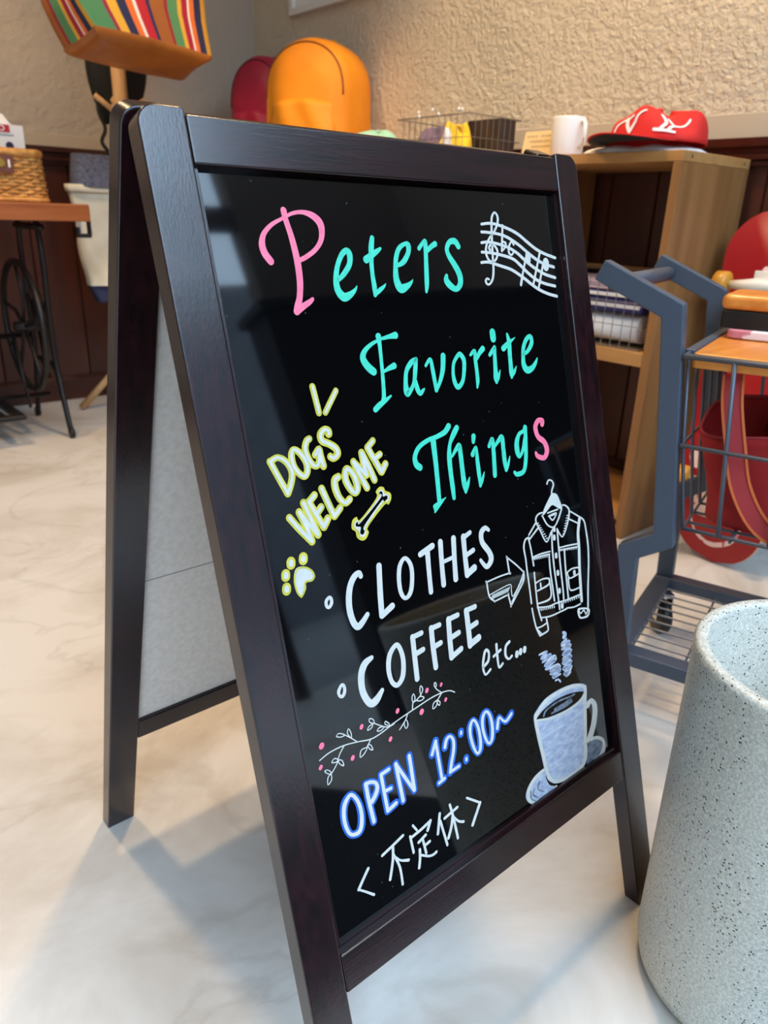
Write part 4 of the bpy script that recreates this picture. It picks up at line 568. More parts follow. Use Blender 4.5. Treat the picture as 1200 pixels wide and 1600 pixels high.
# letters N and Y on the crown, in (angle, height) on its front
Ls = [[(0.86, 0.02, 0.05), (0.80, 0.22, 0.05), (0.62, 0.36, 0.06)], [(0.62, 0.36, 0.07), (0.55, 0.20, 0.07), (0.46, 0.08, 0.06)], [(0.62, 0.30, 0.04), (0.50, 0.40, 0.05)], [(0.46, 0.08, 0.06), (0.40, 0.24, 0.05), (0.36, 0.38, 0.05), (0.22, 0.46, 0.04)],
      [(-0.02, 0.10, 0.06), (-0.38, 0.10, 0.06)], [(-0.12, 0.10, 0.07), (-0.20, 0.30, 0.06), (-0.08, 0.56, 0.07)], [(-0.26, 0.10, 0.06), (-0.34, 0.30, 0.06), (-0.52, 0.42, 0.05), (-0.72, 0.50, 0.06)], [(-0.34, 0.30, 0.05), (-0.20, 0.52, 0.06)]]
cap('baseball_cap', 'red baseball cap with white letters N and Y on the oak shelf', (1.408, 0.728, 0.8725), PI-0.22, m_redcap, m_blkfab, 1.02, 0.55, 0.02, [('stitched_letter', [[(0.62-a*1.05, 0.06+b*1.02, w) for a, b, w in q] for q in LL]) for LL in (Ls[:4], Ls[4:])], 3, 0.06, 0.060, 0.105, 0.42)
# white cloth under the red cap
t = thing('white_cloth', 'crumpled white cotton cloth lying under the red cap', 'cloth', (1.40, 0.76, 0.857))
def cl(u, v):
    a = 2*PI*u; r = 0.2+0.8*v; w = 0.004*math.sin(5*a+1)+0.003*math.sin(9*a)
    z = 0.858+0.0145*(1-v**6)+0.002*math.sin(7*a)*(1-v)*v*4
    return (1.405+(0.083+w)*r*math.cos(a), 0.765+(0.150+w)*r*math.sin(a), z)
mb = MB(); mb.grid(cl, 64, 8, closeu=True); k0 = 0
mb.fc.append(list(range(64))); mb.mi.append(0); mb.fc.append([8*64+i for i in range(64)][::-1]); mb.mi.append(0)
mb.build('cloth', m_whitefab, t, smooth=True)

# mug
t = thing('mug', 'plain white mug standing on the oak shelf beside a small card', 'mug', (1.40, 0.962, 0.857))
MB().lathe([(0.030, 0.0), (0.036, 0.002), (0.0385, 0.008), (0.0390, 0.084), (0.0385, 0.0865), (0.0365, 0.0855), (0.0360, 0.012), (0.020, 0.008)], (1.40, 0.962, 0.8575), 40).build('body', m_white, t, smooth=True)
MB().tube([(1.402+0.003, 0.926-0.0, 0.933), (1.392, 0.913, 0.934), (1.385, 0.904, 0.926), (1.384, 0.902, 0.906), (1.387, 0.906, 0.885), (1.400, 0.9255, 0.876)], 0.0048, 10).build('handle', m_white, t, smooth=True)
for z in (0.893, 0.889, 0.884, 0.880): MB().box(1.3785, 1.380, 0.8985, 0.9015, z, z+0.002).build('handle_print', m_ink, t)
# card
t = thing('price_card', 'small cream card with lines of handwriting on the shelf', 'card', (1.425, 1.062, 0.857))
def CD(x, y, z):  # leaning card facing the room
    return (1.420+(z-0.858)*0.22+x, 1.062+y, z)
MB(CD).box(0, 0.0012, -0.058, 0.058, 0.858, 0.924).build('card_sheet', m_card, t)
for i, (z, a, b) in enumerate(((0.912, -0.05, -0.015), (0.912, -0.006, 0.05), (0.900, -0.04, 0.05), (0.888, -0.03, 0.048))):
    n = int((b-a)/0.006); mb = MB(lambda x, y, z_: CD(x, -y, z_))
    for k in range(n):
        y = a+(b-a)*(k+0.5)/n; h = random.uniform(0.002, 0.0042)
        mb.add([(-0.0004, y-0.002, z-h), (-0.0004, y-0.0008, z-h), (-0.0004, y+0.0018, z+h), (-0.0004, y+0.0006, z+h)], [(0, 1, 2, 3)])
        mb.add([(-0.0005, y-0.002, z-0.0006), (-0.0005, y+0.002, z-0.0002), (-0.0005, y+0.002, z+0.0006), (-0.0005, y-0.002, z+0.0004)], [(0, 1, 2, 3)])
    mb.build('handwriting', m_ink, t, fixn=False)
tag(MB().prism(rrect(1.030, 1.056, 0.8574, 0.8665, 0.004, 4), 1.352, 1.364, axis=0).build('brass_clip', m_gold, bevel=0.002), 'small brass clip lying in front of the handwritten card', 'clip')

# wire basket on the shelf top with hats
wb = wire_basket('wire_basket', 'wire basket of hats on the shelf top, hung with small beads', 1.355, 1.56, 1.245, 1.53, 0.8585, 0.968, 0.023, 0.0010, m_wire)
for (y, z) in ((1.44, 0.981), (1.437, 0.971), (1.385, 0.984), (1.36, 0.972), (1.285, 0.979), (1.272, 0.977)):
    MB().lathe([(0.0004, 0.0045), (0.003, 0.003), (0.0042, 0), (0.003, -0.003), (0.0004, -0.0045)], (1.353, y, z), 12).build('bead', m_white, wb, smooth=True)
tag(MB().prism(rrect(1.492, 1.552, 1.255, 1.385, 0.004, 3), 0.863, 0.970, axis=2).build('storage_box', m_dkbox, bevel=0.002), 'dark brown box inside the wire basket of hats', 'box')
cap('knitted_hat', 'lilac striped hat at the back of the wire basket', (1.46, 1.476, 0.8635), PI, m_lilac, m_lilac, 0.62, 0.5, 0, None, 5, 0.01, 0.135)
cap('baseball_cap', 'yellow cap with a pale front inside the wire basket', (1.424, 1.366, 0.8635), PI+0.3, m_yellow, m_whitefab, 0.60, 0.9, 0, [('pale_front', [[(0.3, 0.15, 0.26), (-0.3, 0.15, 0.26)], [(0.28, 0.33, 0.2), (-0.28, 0.33, 0.2)]])], 8, 0.004, 0.125, 0.08, 0.6)
cap('baseball_cap', 'mint green cap with a white flower beside the orange backpack', (1.40, 1.675, 0.8575), PI+0.1, m_mint, m_mint, 1.02, 0.35, 0, [('flower_patch', [[(0.5, 0.50, 0.05), (0.5+0.13*math.cos(k*PI/4), 0.50+0.14*math.sin(k*PI/4), 0.06)] for k in range(8)])], 11, 0.04)

# ---------------------------------------------------------------- backpacks
def backpack(label, loc, face, m, zm, w=0.165, h=0.40, d=0.10, lean=0.0):
    t = thing('backpack', label, 'backpack', loc, face); R_ = Matrix.Translation(Vector(loc)) @ Matrix.Rotation(face, 4, 'Z')
    f = lambda x, y, z: R_ @ Vector((x+lean*z, y, z))
    def out(a, s=1.0):   # arch outline: bottom corners rounded, top a big arch
        # a 0..1 round the outline
        n = 40; P = []
        for i in range(n+1):
            an = PI*i/n; P.append((w*math.cos(an)*1.0, h*0.56+h*0.44*math.sin(an)**0.8))
        P = [(w*0.90, 0.0), (w*1.0, 0.03), (w*1.02, h*0.3)]+P+[(-w*1.02, h*0.3), (-w*1.0, 0.03), (-w*0.90, 0.0)]
        return P
    O = out(0); n = len(O)
    def sc(P, s, dz=0.0): return [((x)*s, (z-h*0.45)*s+h*0.45) for x, z in P]
    rings = [(-d, 0.86), (-d*0.95, 0.93), (-d*0.75, 0.985), (-d*0.3, 1.0), (d*0.25, 1.0), (d*0.62, 0.985), (d*0.85, 0.95), (d*0.98, 0.90)]
    mb = MB(f); k = len(mb.v)
    for (x, s) in rings:
        for (y, z) in sc(O, s): mb.v.append(Vector((x, y, max(z, 0.0))))
    for i in range(len(rings)-1):
        for j in range(n):
            mb.fc.append([i*n+j, i*n+(j+1) % n, (i+1)*n+(j+1) % n, (i+1)*n+j]); mb.mi.append(0)
    mb.fc.append(list(range(n))[::-1]); mb.mi.append(0)
    mb.build('body', m, t, smooth=True)
    # bulging front panel inside the zip
    def fp(u, v):
        q = sc(O, 0.90*(1-v)+0.01)[int(round(u*n)) % n]; a_ = max(0.0, 1-(q[0]/(w*0.92))**2); b_ = max(0.0, 1-((q[1]-h*0.45)/(h*0.56))**2)
        return (d*0.98+0.034*(a_*b_)**0.7*min(1.0, v*4), q[0], max(q[1], 0.004))
    mb = MB(f); mb.grid(fp, n, 8, closeu=True); mb.build('front_panel', m, t, smooth=True)
    z_ = sc(O, 0.905); arc = [(d*0.98+0.001, y, z) for (y, z) in z_ if z > h*0.42]
    MB(f).tube(arc, 0.0026, 6).build('zip', zm, t, smooth=True)
    # front pocket
    def pk(u, v):
        y = (u-0.5)*2*w*0.84*(1-0.10*v); z = 0.015+h*0.44*v+0.015*math.sin(u*PI)*v; b = math.sin(u*PI)**0.35*math.sin(min(v*1.25+0.12, 1.0)*PI*0.5)
        return (d*0.98+0.012+0.045*b-0.012*v+0.005*math.sin(u*14+v*5), y, z)
    mb = MB(f); mb.grid(pk, 24, 10)
    mb.grid(lambda u, v: (pk(u, 1)[0]*(1-v)+(d*0.98+0.012)*v, pk(u, 1)[1], pk(u, 1)[2]+0.004*v), 24, 2)
    mb.build('front_pocket', m, t, smooth=True, thick=0.002)
    MB(f).tube([(-d*0.75, 0.025, h*0.99), (-d*0.78, 0.022, h*1.015), (-d*0.78, -0.022, h*1.015), (-d*0.75, -0.025, h*0.99)], 0.005, 8).build('grab_handle', m, t, smooth=True)
    for s in (-1, 1):
        MB(f).tube([(-d*0.9, s*0.05, h*0.92), (-d*1.25, s*0.075, h*0.7), (-d*1.3, s*0.10, h*0.4), (-d*0.95, s*0.13, h*0.08)], 0.012, 8, flat=(0.006, 0.022)).build('shoulder_strap', m, t, smooth=True)
    return t
backpack('bright orange nylon backpack standing upright on the shelf', (1.465, 2.065, 0.858), PI+0.38, m_orange, m_zipo, 0.165, 0.388, 0.09)
backpack('crimson nylon backpack half hidden behind the orange one', (1.50, 2.44, 0.858), PI+0.35, m_redbp, m_zipr, 0.125, 0.385, 0.075)

# ---------------------------------------------------------------- framed picture
t = thing('picture_frame', 'white framed picture hanging high on the cream wall', 'picture', (1.63, 2.2, 1.40))
y0, y1, z0, z1, b = 1.86, 2.46, 1.392, 1.95, 0.022
for q in ((y0, y1, z0, z0+b), (y0, y1, z1-b, z1), (y0, y0+b, z0+b, z1-b), (y1-b, y1, z0+b, z1-b)):
    MB().box(1.612, 1.638, q[0], q[1], q[2], q[3]).build('frame_bar', m_frame, t, bevel=0.002)
MB().box(1.628, 1.632, y0+b, y1-b, z0+b, z1-b).build('mount', m_paper, t)
MB().box(1.6265, 1.628, y0+0.12, y1-0.12, z0+0.11, z1-0.11).build('print', m_grey, t)

# ================================================================ cart
a1, a2 = math.radians(163), math.radians(73)
E1 = Vector((math.sin(a1), math.cos(a1), 0)); E2 = Vector((math.sin(a2), math.cos(a2), 0)); P0 = Vector((0.715, 0.218, 0))
def CT_(s, e, z): return P0+E1*s+E2*e+Vector((0, 0, z))
CL, CW = 0.52, 0.33      # length, width
cart = thing('shopping_cart', 'steel blue metal shopping cart with wire basket and wooden board', 'cart', tuple(CT_(0.2, 0.16, 0)))
def bar(pts, w, d, e):
    """flat bar of width w in the side plane following pts (s, z), thickness d along e"""
    n = len(pts); L_, R_ = [], []
    for i in range(n):
        def nrm(a, b):
            t_ = Vector((b[0]-a[0], b[1]-a[1])).normalized(); return Vector((-t_.y, t_.x))
        if i == 0: m_ = nrm(pts[0], pts[1])*(w/2)
        elif i == n-1: m_ = nrm(pts[-2], pts[-1])*(w/2)
        else:
            n1, n2 = nrm(pts[i-1], pts[i]), nrm(pts[i], pts[i+1]); b = (n1+n2).normalized(); m_ = b*(w/2/max(0.3, b.dot(n1)))
        L_.append((pts[i][0]+m_.x, pts[i][1]+m_.y)); R_.append((pts[i][0]-m_.x, pts[i][1]-m_.y))
    mb = MB(CT_)
    v = [(q[0], ee, q[1]) for ee in (e, e+d) for q in L_+R_]; N2 = 2*n; F_ = []
    for i in range(n-1):
        F_ += [(i, i+1, n+i+1, n+i), (N2+n+i, N2+n+i+1, N2+i+1, N2+i), (i, N2+i, N2+i+1, i+1), (n+i+1, N2+n+i+1, N2+n+i, n+i)]
    F_ += [(0, n, N2+n, N2), (n-1, N2+n-1, N2+2*n-1, 2*n-1)]
    mb.add(v, F_); return mb
post = [(-0.022, 0.106), (-0.030, 0.268), (0.016, 0.298), (-0.024, 0.612), (-0.126, 0.657)]
for e in (0.0, CW-0.022): bar(post, 0.0285, 0.022, e).build('side_post', m_cart, cart, bevel=0.0025)
post2 = [(CL-0.02, 0.106), (CL-0.02, 0.565)]
for e in (0.0, CW-0.022): bar(post2, 0.0285, 0.022, e).build('end_post', m_cart, cart, bevel=0.0025)
MB().tube([CT_(-0.105, 0.011, 0.640), CT_(-0.105, CW-0.011, 0.640)], 0.0115, 14).build('handle_bar', m_cwire, cart, smooth=True)
zb0, zb1 = 0.083, 0.106
MB(CT_).box(-0.038, CL, 0.0, 0.03, zb0, zb1).build('base_tube', m_cart, cart, bevel=0.002)
MB(CT_).box(-0.038, CL, CW-0.03, CW, zb0, zb1).build('base_tube', m_cart, cart, bevel=0.002)
MB(CT_).box(-0.038, -0.008, 0.0302, CW-0.0302, zb0, zb1).build('base_tube', m_cart, cart, bevel=0.002)
MB(CT_).box(CL-0.03, CL, 0.0302, CW-0.0302, zb0, zb1).build('base_tube', m_cart, cart, bevel=0.002)
for i in range(1, 10):
    e = 0.03+(CW-0.06)*i/10; MB().tube([CT_(-0.01, e, 0.098), CT_(CL-0.028, e, 0.098)], 0.0019, 6).build('base_wire', m_cwire, cart)
for i in range(1, 6):
    s = -0.01+i*0.083; MB().tube([CT_(s, 0.029, 0.0945), CT_(s, CW-0.029, 0.0945)], 0.0019, 6).build('base_cross_wire', m_cwire, cart)
for (s, e) in ((0.16, 0.045), (-0.012, 0.29), (CL-0.05, 0.045), (CL-0.05, 0.285)):
    c = MB(); c.lathe([(0.004, -0.011), (0.030, -0.010), (0.0335, -0.005), (0.0335, 0.005), (0.030, 0.010), (0.004, 0.011)], (0, 0, 0), 20, axis=1)
    q = CT_(s, e, 0.0337); c.f = lambda x, y, z, q=q: (q.x+x*0.6-y*0.8, q.y+x*0.8+y*0.6, q.z+z)
    w = c.build('caster_wheel', m_blk, cart, smooth=True)
    c2 = MB(); c2.box(-0.012, 0.012, -0.014, -0.0115, -0.004, 0.049).box(-0.012, 0.012, 0.0115, 0.014, -0.004, 0.049).box(-0.014, 0.014, -0.014, 0.014, 0.043, 0.0492)
    c2.f = c.f; c2.build('caster_fork', m_steel, w, bevel=0.001)
# wire basket of the cart: loops and uprights, tapering slightly
def loop(z, s0, e0, inset=0.0): return [CT_(s0, e0, z), CT_(CL-0.03, e0, z), CT_(CL-0.03, CW-e0, z), CT_(s0, CW-e0, z)]
for z, s0, e0, r in ((0.558, 0.002, -0.004, 0.0038), (0.439, 0.016, 0.002, 0.0030), (0.320, 0.037, 0.010, 0.0030)):
    MB().tube(loop(z, s0, e0), r, 8, closed=True).build('basket_loop', m_cwire, cart, smooth=True)
for i in range(7):
    s = 0.062+0.064*i
    for sg, e0, e1 in ((1, -0.004, 0.010), (2, CW+0.004, CW-0.010)):
        MB().tube([CT_(s, e0, 0.558), CT_(s+0.011, (e0+e1)/2, 0.439), CT_(s+0.022, e1, 0.320)], 0.0030, 6).build('upright_wire', m_cwire, cart, smooth=True)
for i in range(6):
    e = 0.0+0.06*i+0.012
    MB().tube([CT_(0.004, e, 0.552), CT_(0.017, e, 0.439), CT_(0.037, e, 0.320)], 0.0024, 6).build('upright_wire', m_cwire, cart, smooth=True)
for i in range(6):
    e = 0.045+0.047*i; MB().tube([CT_(0.037, e, 0.318), CT_(CL-0.03, e, 0.318)], 0.0024, 6).build('floor_wire', m_cwire, cart, smooth=True)
for i in range(5):
    s = 0.1+0.09*i; MB().tube([CT_(s, 0.010, 0.3145), CT_(s, CW-0.010, 0.3145)], 0.0022, 6).build('floor_cross_wire', m_cwire, cart, smooth=True)
bd = MB(CT_).prism(rrect(0.010, CL-0.04, 0.004, CW-0.01, 0.006, 3), 0.543, 0.5625).build('wooden_board', m_cboard, cart, bevel=0.002)
MB(CT_).prism([(0.052+0.026*math.cos(k*PI/8), 0.215+0.010*math.sin(k*PI/8)) for k in range(16)], 0.5620, 0.5629).build('finger_hole_shade', m_blk, bd)  # flat black disc, stands in for the shade inside a finger hole
MB(CT_).box(-0.004, 0.009, 0.022, CW-0.022, 0.553, 0.564).build('end_rail', m_cart, cart, bevel=0.002)

# case with wooden lid on the board, pink cloth under it
def CB(f=CT_): return MB(f)
tag(MB(CT_).prism(rrect(0.020, 0.30, 0.175, 0.300, 0.012, 3), 0.5635, 0.5765).build('pink_cloth', m_pink, bevel=0.003), 'folded pink and white patterned cloth on the cart board', 'cloth')
t = thing('wooden_lid_case', 'flat black case with a rounded honey wood lid on the cart', 'case', tuple(CT_(0.16, 0.24, 0.5725)))
MB(CT_).prism(rrect(0.006, 0.30, 0.185, 0.305, 0.010, 4), 0.5768, 0.6022).build('case_body', m_blk, t, bevel=0.002)
MB(CT_).prism(rrect(0.004, 0.304, 0.183, 0.307, 0.012, 4), 0.6024, 0.625).build('lid', m_cboard, t, bevel=0.009, bseg=4)

# red tote inside the cart
t = thing('red_tote', 'dark red canvas tote with long straps inside the cart basket', 'bag', tuple(CT_(0.18, 0.12, 0.3215)))
def tote(u, v):
    a = 2*PI*u; ex = 4.0; c_, s_ = math.cos(a), math.sin(a)
    hx = 0.150*(abs(c_)**(2/ex))*(1 if c_ > 0 else -1); hy = 0.066*(abs(s_)**(2/ex))*(1 if s_ > 0 else -1)
    k = 1.0-0.16*(1-v)**0.7; fl = 1+0.03*math.sin(3*a+4*v)
    return CT_(0.178+hx*k*fl-0.02*(1-v)*0, 0.102+hy*k*fl, 0.3225+v*(0.160+0.020*hy/0.066+0.022*hx/0.15)+0.004*v*math.sin(3*a))
mb = MB(); mb.grid(tote, 64, 12, closeu=True); mb.fc.append(list(range(64))); mb.mi.append(0)
body = mb.build('body', m_dkred, t, smooth=True, thick=0.003)
mb = MB(); mb.grid(lambda u, v: tuple(Vector(tote(u, 1.0))*(1-0.02*v)+Vector(CT_(0.178, 0.102, 0.50))*(0.02*v)+Vector((0, 0, 0.001))), 64, 1, closeu=True); mb.build('hem', m_strap, t, smooth=True, thick=0.006)
def strap(e, dz, s0, s1, name='strap'):
    P = [(s0, e, 0.36), (s0, e-0.004, 0.44), (s0-0.002, e-0.006, 0.515), (s0+0.01, e-0.002, 0.534), (s0+0.055, e, 0.538), (s1-0.01, e, 0.536), (s1, e-0.003, 0.51), (s1, e, 0.42)]
    return P
SP = [(0.0, 0.0, 0.0), (0.060, 0.034, 0.537), (0.066, 0.026, 0.50), (0.080, 0.024, 0.448), (0.099, 0.023, 0.389), (0.134, 0.022, 0.342), (0.18, 0.022, 0.331), (0.225, 0.024, 0.36), (0.25, 0.026, 0.42), (0.258, 0.034, 0.52)]
pts = catmull([(a, b, c) for a, b, c in SP[1:]], 6)
def strap_mesh(off0, off1, lift):
    mb = MB(CT_); n = len(pts); k = 0
    for (s, e, z) in pts:
        i = pts.index((s, e, z)); a = pts[max(0, i-1)]; b = pts[min(n-1, i+1)]; t_ = Vector((b[0]-a[0], b[2]-a[2])).normalized(); nx, nz = -t_.y, t_.x
        for o_ in (off0, off1): mb.v.append(Vector((s+nx*o_, e-lift, z+nz*o_)))
    for i in range(n-1): mb.fc.append([2*i, 2*i+1, 2*i+3, 2*i+2]); mb.mi.append(0)
    return mb
strap_mesh(-0.013, 0.013, 0.002).build('strap', m_strap, t, thick=0.0025)
strap_mesh(0.0105, 0.0135, 0.0045).build('strap_piping', m_pipe, t, thick=0.002); strap_mesh(-0.0135, -0.0105, 0.0045).build('strap_piping', m_pipe, t, thick=0.002)
mb = MB(CT_); P = catmull([(0.10, 0.168, 0.44), (0.10, 0.172, 0.50), (0.12, 0.165, 0.528), (0.20, 0.165, 0.528), (0.22, 0.172, 0.50), (0.22, 0.168, 0.44)], 5)
mb.tube(P, 0.01, 6, flat=(0.0015, 0.011)); mb.build('strap', m_strap, t, smooth=True)
t = thing('purple_bundle', 'dark purple striped bundle of cloth inside the red tote', 'cloth', tuple(CT_(0.20, 0.10, 0.42)))
def bun(u, v):
    a = 2*PI*u; e = (v-0.5)*PI; w = 1+0.05*math.sin(5*a+3*v)
    return CT_(0.205+0.095*math.cos(e)*math.cos(a)*w, 0.102+0.042*math.cos(e)*math.sin(a), 0.462+0.068*math.sin(e)*w)
mb = MB(); mb.grid(bun, 32, 16, closeu=True); mb.build('bundle', m_purple, t, smooth=True)
for k in range(3):
    P = [Vector(bun((a_/12*0.5+0.5), 0.45+0.14*k))+Vector((0, 0, 0.002)) for a_ in range(13)]
    MB().tube(P, 0.0014, 5).build('seam', m_grey, t)

# ================================================================ skateboard leaning on the wall
t = thing('skateboard', 'red skateboard with white print standing upright beside the oak shelf', 'skateboard', (1.42, 0.43, 0))
LEN, HW = 0.775, 0.103
def DK(y, d, l):    # y across, l along the deck from the tail, d out of the underside towards the room
    b = 0.0
    if l < 0.14: b = (0.14-l)**2*1.9
    if l > LEN-0.14: b = (l-LEN+0.14)**2*1.9
    d2 = d-b*0.6; k = 0.225
    return (1.352+l*math.sin(k)-d2*math.cos(k), 0.402+0.075*l/LEN+y, l*math.cos(k)+d2*math.sin(k)+0.006)
outl = []
for i in range(48):
    a = 2*PI*i/48; c_, s_ = math.cos(a), math.sin(a)
    yy = HW*(abs(c_)**0.9)*(1 if c_ > 0 else -1); ll = LEN/2+(LEN/2-HW)*(1 if s_ > 0 else -1)*(1 if abs(s_) > 1e-6 else 0)+HW*s_ if abs(s_) > 0.02 else LEN/2
    outl.append((yy, ll))
def deck(d, top=True):
    def fn(u, v):
        l = LEN*v; e = min(l, LEN-l); hw = HW*math.sqrt(max(0.0, 1-(1-min(e/HW, 1.0))**2))
        return DK((u-0.5)*2*max(hw, 0.0006), d, l)
    return fn
mb = MB(); mb.grid(deck(0.0055), 12, 60); mb.build('deck_underside', m_deck, t, smooth=True)
mb = MB(); mb.grid(deck(-0.0055), 12, 60); mb.build('grip_face', m_blk, t, smooth=True)
mb = MB(); A, B = deck(0.0055), deck(-0.0055)
mb.grid(lambda u, v: tuple(Vector(A(1, u))*(1-v)+Vector(B(1, u))*v), 60, 1); mb.grid(lambda u, v: tuple(Vector(A(0, u))*(1-v)+Vector(B(0, u))*v), 60, 1); mb.build('deck_edge', m_mapl, t, smooth=True)
def blob(pts, name='white_print'):
    mb = MB(); mb.add([DK(y, 0.0062, l) for y, l in pts], [list(range(len(pts)))]); mb.build(name, m_deckw, t, fixn=False)
blob(catmull([(0.055, 0.52), (0.06, 0.55), (0.035, 0.56), (0.03, 0.60), (0.012, 0.645), (0.0, 0.64), (0.004, 0.59), (-0.02, 0.575), (-0.05, 0.56), (-0.06, 0.52), (-0.02, 0.50), (0.03, 0.495)], 4, True))
blob(catmull([(-0.03, 0.60), (-0.045, 0.64), (-0.03, 0.67), (-0.055, 0.69), (-0.075, 0.64), (-0.06, 0.60)], 4, True))
blob(catmull([(0.055, 0.07), (0.065, 0.12), (0.045, 0.16), (0.025, 0.15), (0.01, 0.115), (-0.02, 0.14), (-0.045, 0.165), (-0.06, 0.12), (-0.045, 0.06), (0.0, 0.035), (0.035, 0.045)], 4, True))
blob(catmull([(0.08, 0.20), (0.085, 0.235), (0.03, 0.225), (-0.03, 0.21), (-0.02, 0.195), (0.03, 0.20)], 4, True))
for l0 in (0.175, LEN-0.175):
    tr = MB(lambda y, d, l: DK(y, d, l)).box(-0.028, 0.028, 0.006, 0.012, l0-0.038, l0+0.038).box(-0.016, 0.016, 0.012, 0.030, l0-0.02, l0+0.02).build('truck', m_truck, t, bevel=0.003)
    MB().tube([DK(-0.062, 0.042, l0), DK(-0.03, 0.044, l0), DK(0, 0.046, l0), DK(0.03, 0.044, l0), DK(0.062, 0.042, l0)], [0.008, 0.012, 0.017, 0.012, 0.008], 12).build('hanger', m_truck, tr, smooth=True)
    MB().tube([DK(-0.098, 0.042, l0), DK(0.098, 0.042, l0)], 0.004, 8).build('axle', m_steel, tr)
    for s in (-1, 1):
        MB().tube([DK(s*0.064, 0.042, l0), DK(s*0.068, 0.042, l0), DK(s*0.092, 0.042, l0), DK(s*0.096, 0.042, l0)], [0.020, 0.026, 0.026, 0.020], 20).build('wheel', m_wheel, t, smooth=True)

# ================================================================ treadle sewing table
t = thing('sewing_table', 'old treadle sewing table with wooden top and black iron base', 'table', (0.2, 2.38, 0))
MB().prism(rrect(-0.55, 0.668, 2.12, 2.55, 0.006, 3), 0.668, 0.716).build('table_top', m_ttop, t, bevel=0.004)
def irons(x):
    fr = MB(); r = 0.011
    fr.tube(catmull([(x, 2.27, 0.668), (x, 2.255, 0.56), (x, 2.262, 0.42), (x, 2.262, 0.26), (x, 2.235, 0.15), (x, 2.192, 0.02)], 5), r, 8, flat=(0.009, 0.013))
    fr.tube(catmull([(x, 2.45, 0.668), (x, 2.465, 0.56), (x, 2.458, 0.42), (x, 2.458, 0.26), (x, 2.485, 0.15), (x, 2.528, 0.02)], 5), r, 8, flat=(0.009, 0.013))
    o = fr.build('leg_frame', m_iron, t, smooth=True)
    br = MB(); br.tube(catmull([(x, 2.262, 0.44), (x, 2.31, 0.40), (x, 2.36, 0.46), (x, 2.41, 0.40), (x, 2.458, 0.44)], 5), 0.007, 8); br.build('scroll_brace', m_iron, o, smooth=True); br = MB()
    br.tube(catmull([(x, 2.25, 0.20), (x, 2.31, 0.23), (x, 2.36, 0.19), (x, 2.41, 0.23), (x, 2.47, 0.20)], 5), 0.007, 8)
    br.build('scroll_brace', m_iron, o, smooth=True); MB().tube([(x, 2.23, 0.648), (x, 2.49, 0.648)], 0.010, 8).build('top_bar', m_iron, o, smooth=True); MB().tube([(x, 2.31, 0.40), (x, 2.36, 0.21), (x, 2.41, 0.40)], 0.006, 8).build('vee_brace', m_iron, o, smooth=True)
    for y in (2.187, 2.533):
        MB().lathe([(0.004, -0.008), (0.016, -0.007), (0.017, 0), (0.016, 0.007), (0.004, 0.008)], (x, y, 0.0172), 16, axis=0).build('foot_roller', m_iron, o, smooth=True)
irons(0.555); irons(-0.35)
MB().tube([(-0.35, 2.46, 0.30), (0.555, 2.46, 0.30)], 0.009, 8).build('cross_bar', m_iron, t, smooth=True)
MB().tube([(-0.35, 2.36, 0.115), (0.555, 2.36, 0.115)], 0.008, 8).build('treadle_axle', m_iron, t, smooth=True)
# flywheel
wc = Vector((0.497, 2.34, 0.345)); WR = 0.200
fl_ = MB().tube([wc+Vector((0, WR*math.cos(k*PI/24), WR*math.sin(k*PI/24))) for k in range(48)], 0.010, 8, closed=True).build('flywheel', m_iron, t, smooth=True)
for k in range(5):
    a = 2*PI*k/5+0.3; MB().tube([wc, wc+Vector((0.006, WR*0.5*math.cos(a+0.12), WR*0.5*math.sin(a+0.12))), wc+Vector((0, WR*math.cos(a), WR*math.sin(a)))], 0.006, 8).build('spoke', m_iron, fl_, smooth=True)
MB().tube([wc-Vector((0.03, 0, 0)), wc+Vector((0.075, 0, 0))], 0.017, 14).build('hub', m_iron, fl_, smooth=True)
MB().tube([wc+Vector((-0.03, 0.03, -0.02)), (0.46, 2.26, 0.10)], 0.005, 8).build('pitman_rod', m_iron, t, smooth=True)
pdl = MB(); 
MB().box(-0.02, 0.42, 2.17, 2.20, 0.085, 0.100).box(-0.02, 0.42, 2.43, 2.46, 0.085, 0.100).box(-0.02, 0.01, 2.20, 2.43, 0.085, 0.100).box(0.39, 0.42, 2.20, 2.43, 0.085, 0.100).build('pedal_frame', m_iron, t, bevel=0.003)
for k in range(8):
    x = 0.03+k*0.046; MB().box(x, x+0.020, 2.20, 2.43, 0.088, 0.097).build('pedal_slat', m_iron, t, bevel=0.002)
# clamp hook at the end of the table top
t = thing('table_hook', 'black metal hook clamped to the end of the table top', 'hook', (0.672, 2.15, 0.62))
MB().box(0.6685, 0.6760, 2.145, 2.165, 0.628, 0.705).box(0.632, 0.6744, 2.145, 2.165, 0.622, 0.6335).box(0.632, 0.641, 2.145, 2.165, 0.6336, 0.652).build('bracket', m_blk, t, bevel=0.001)
MB().tube([(0.645, 2.155, 0.634), (0.645, 2.155, 0.667)], 0.003, 8).build('clamp_screw', m_steel, t)

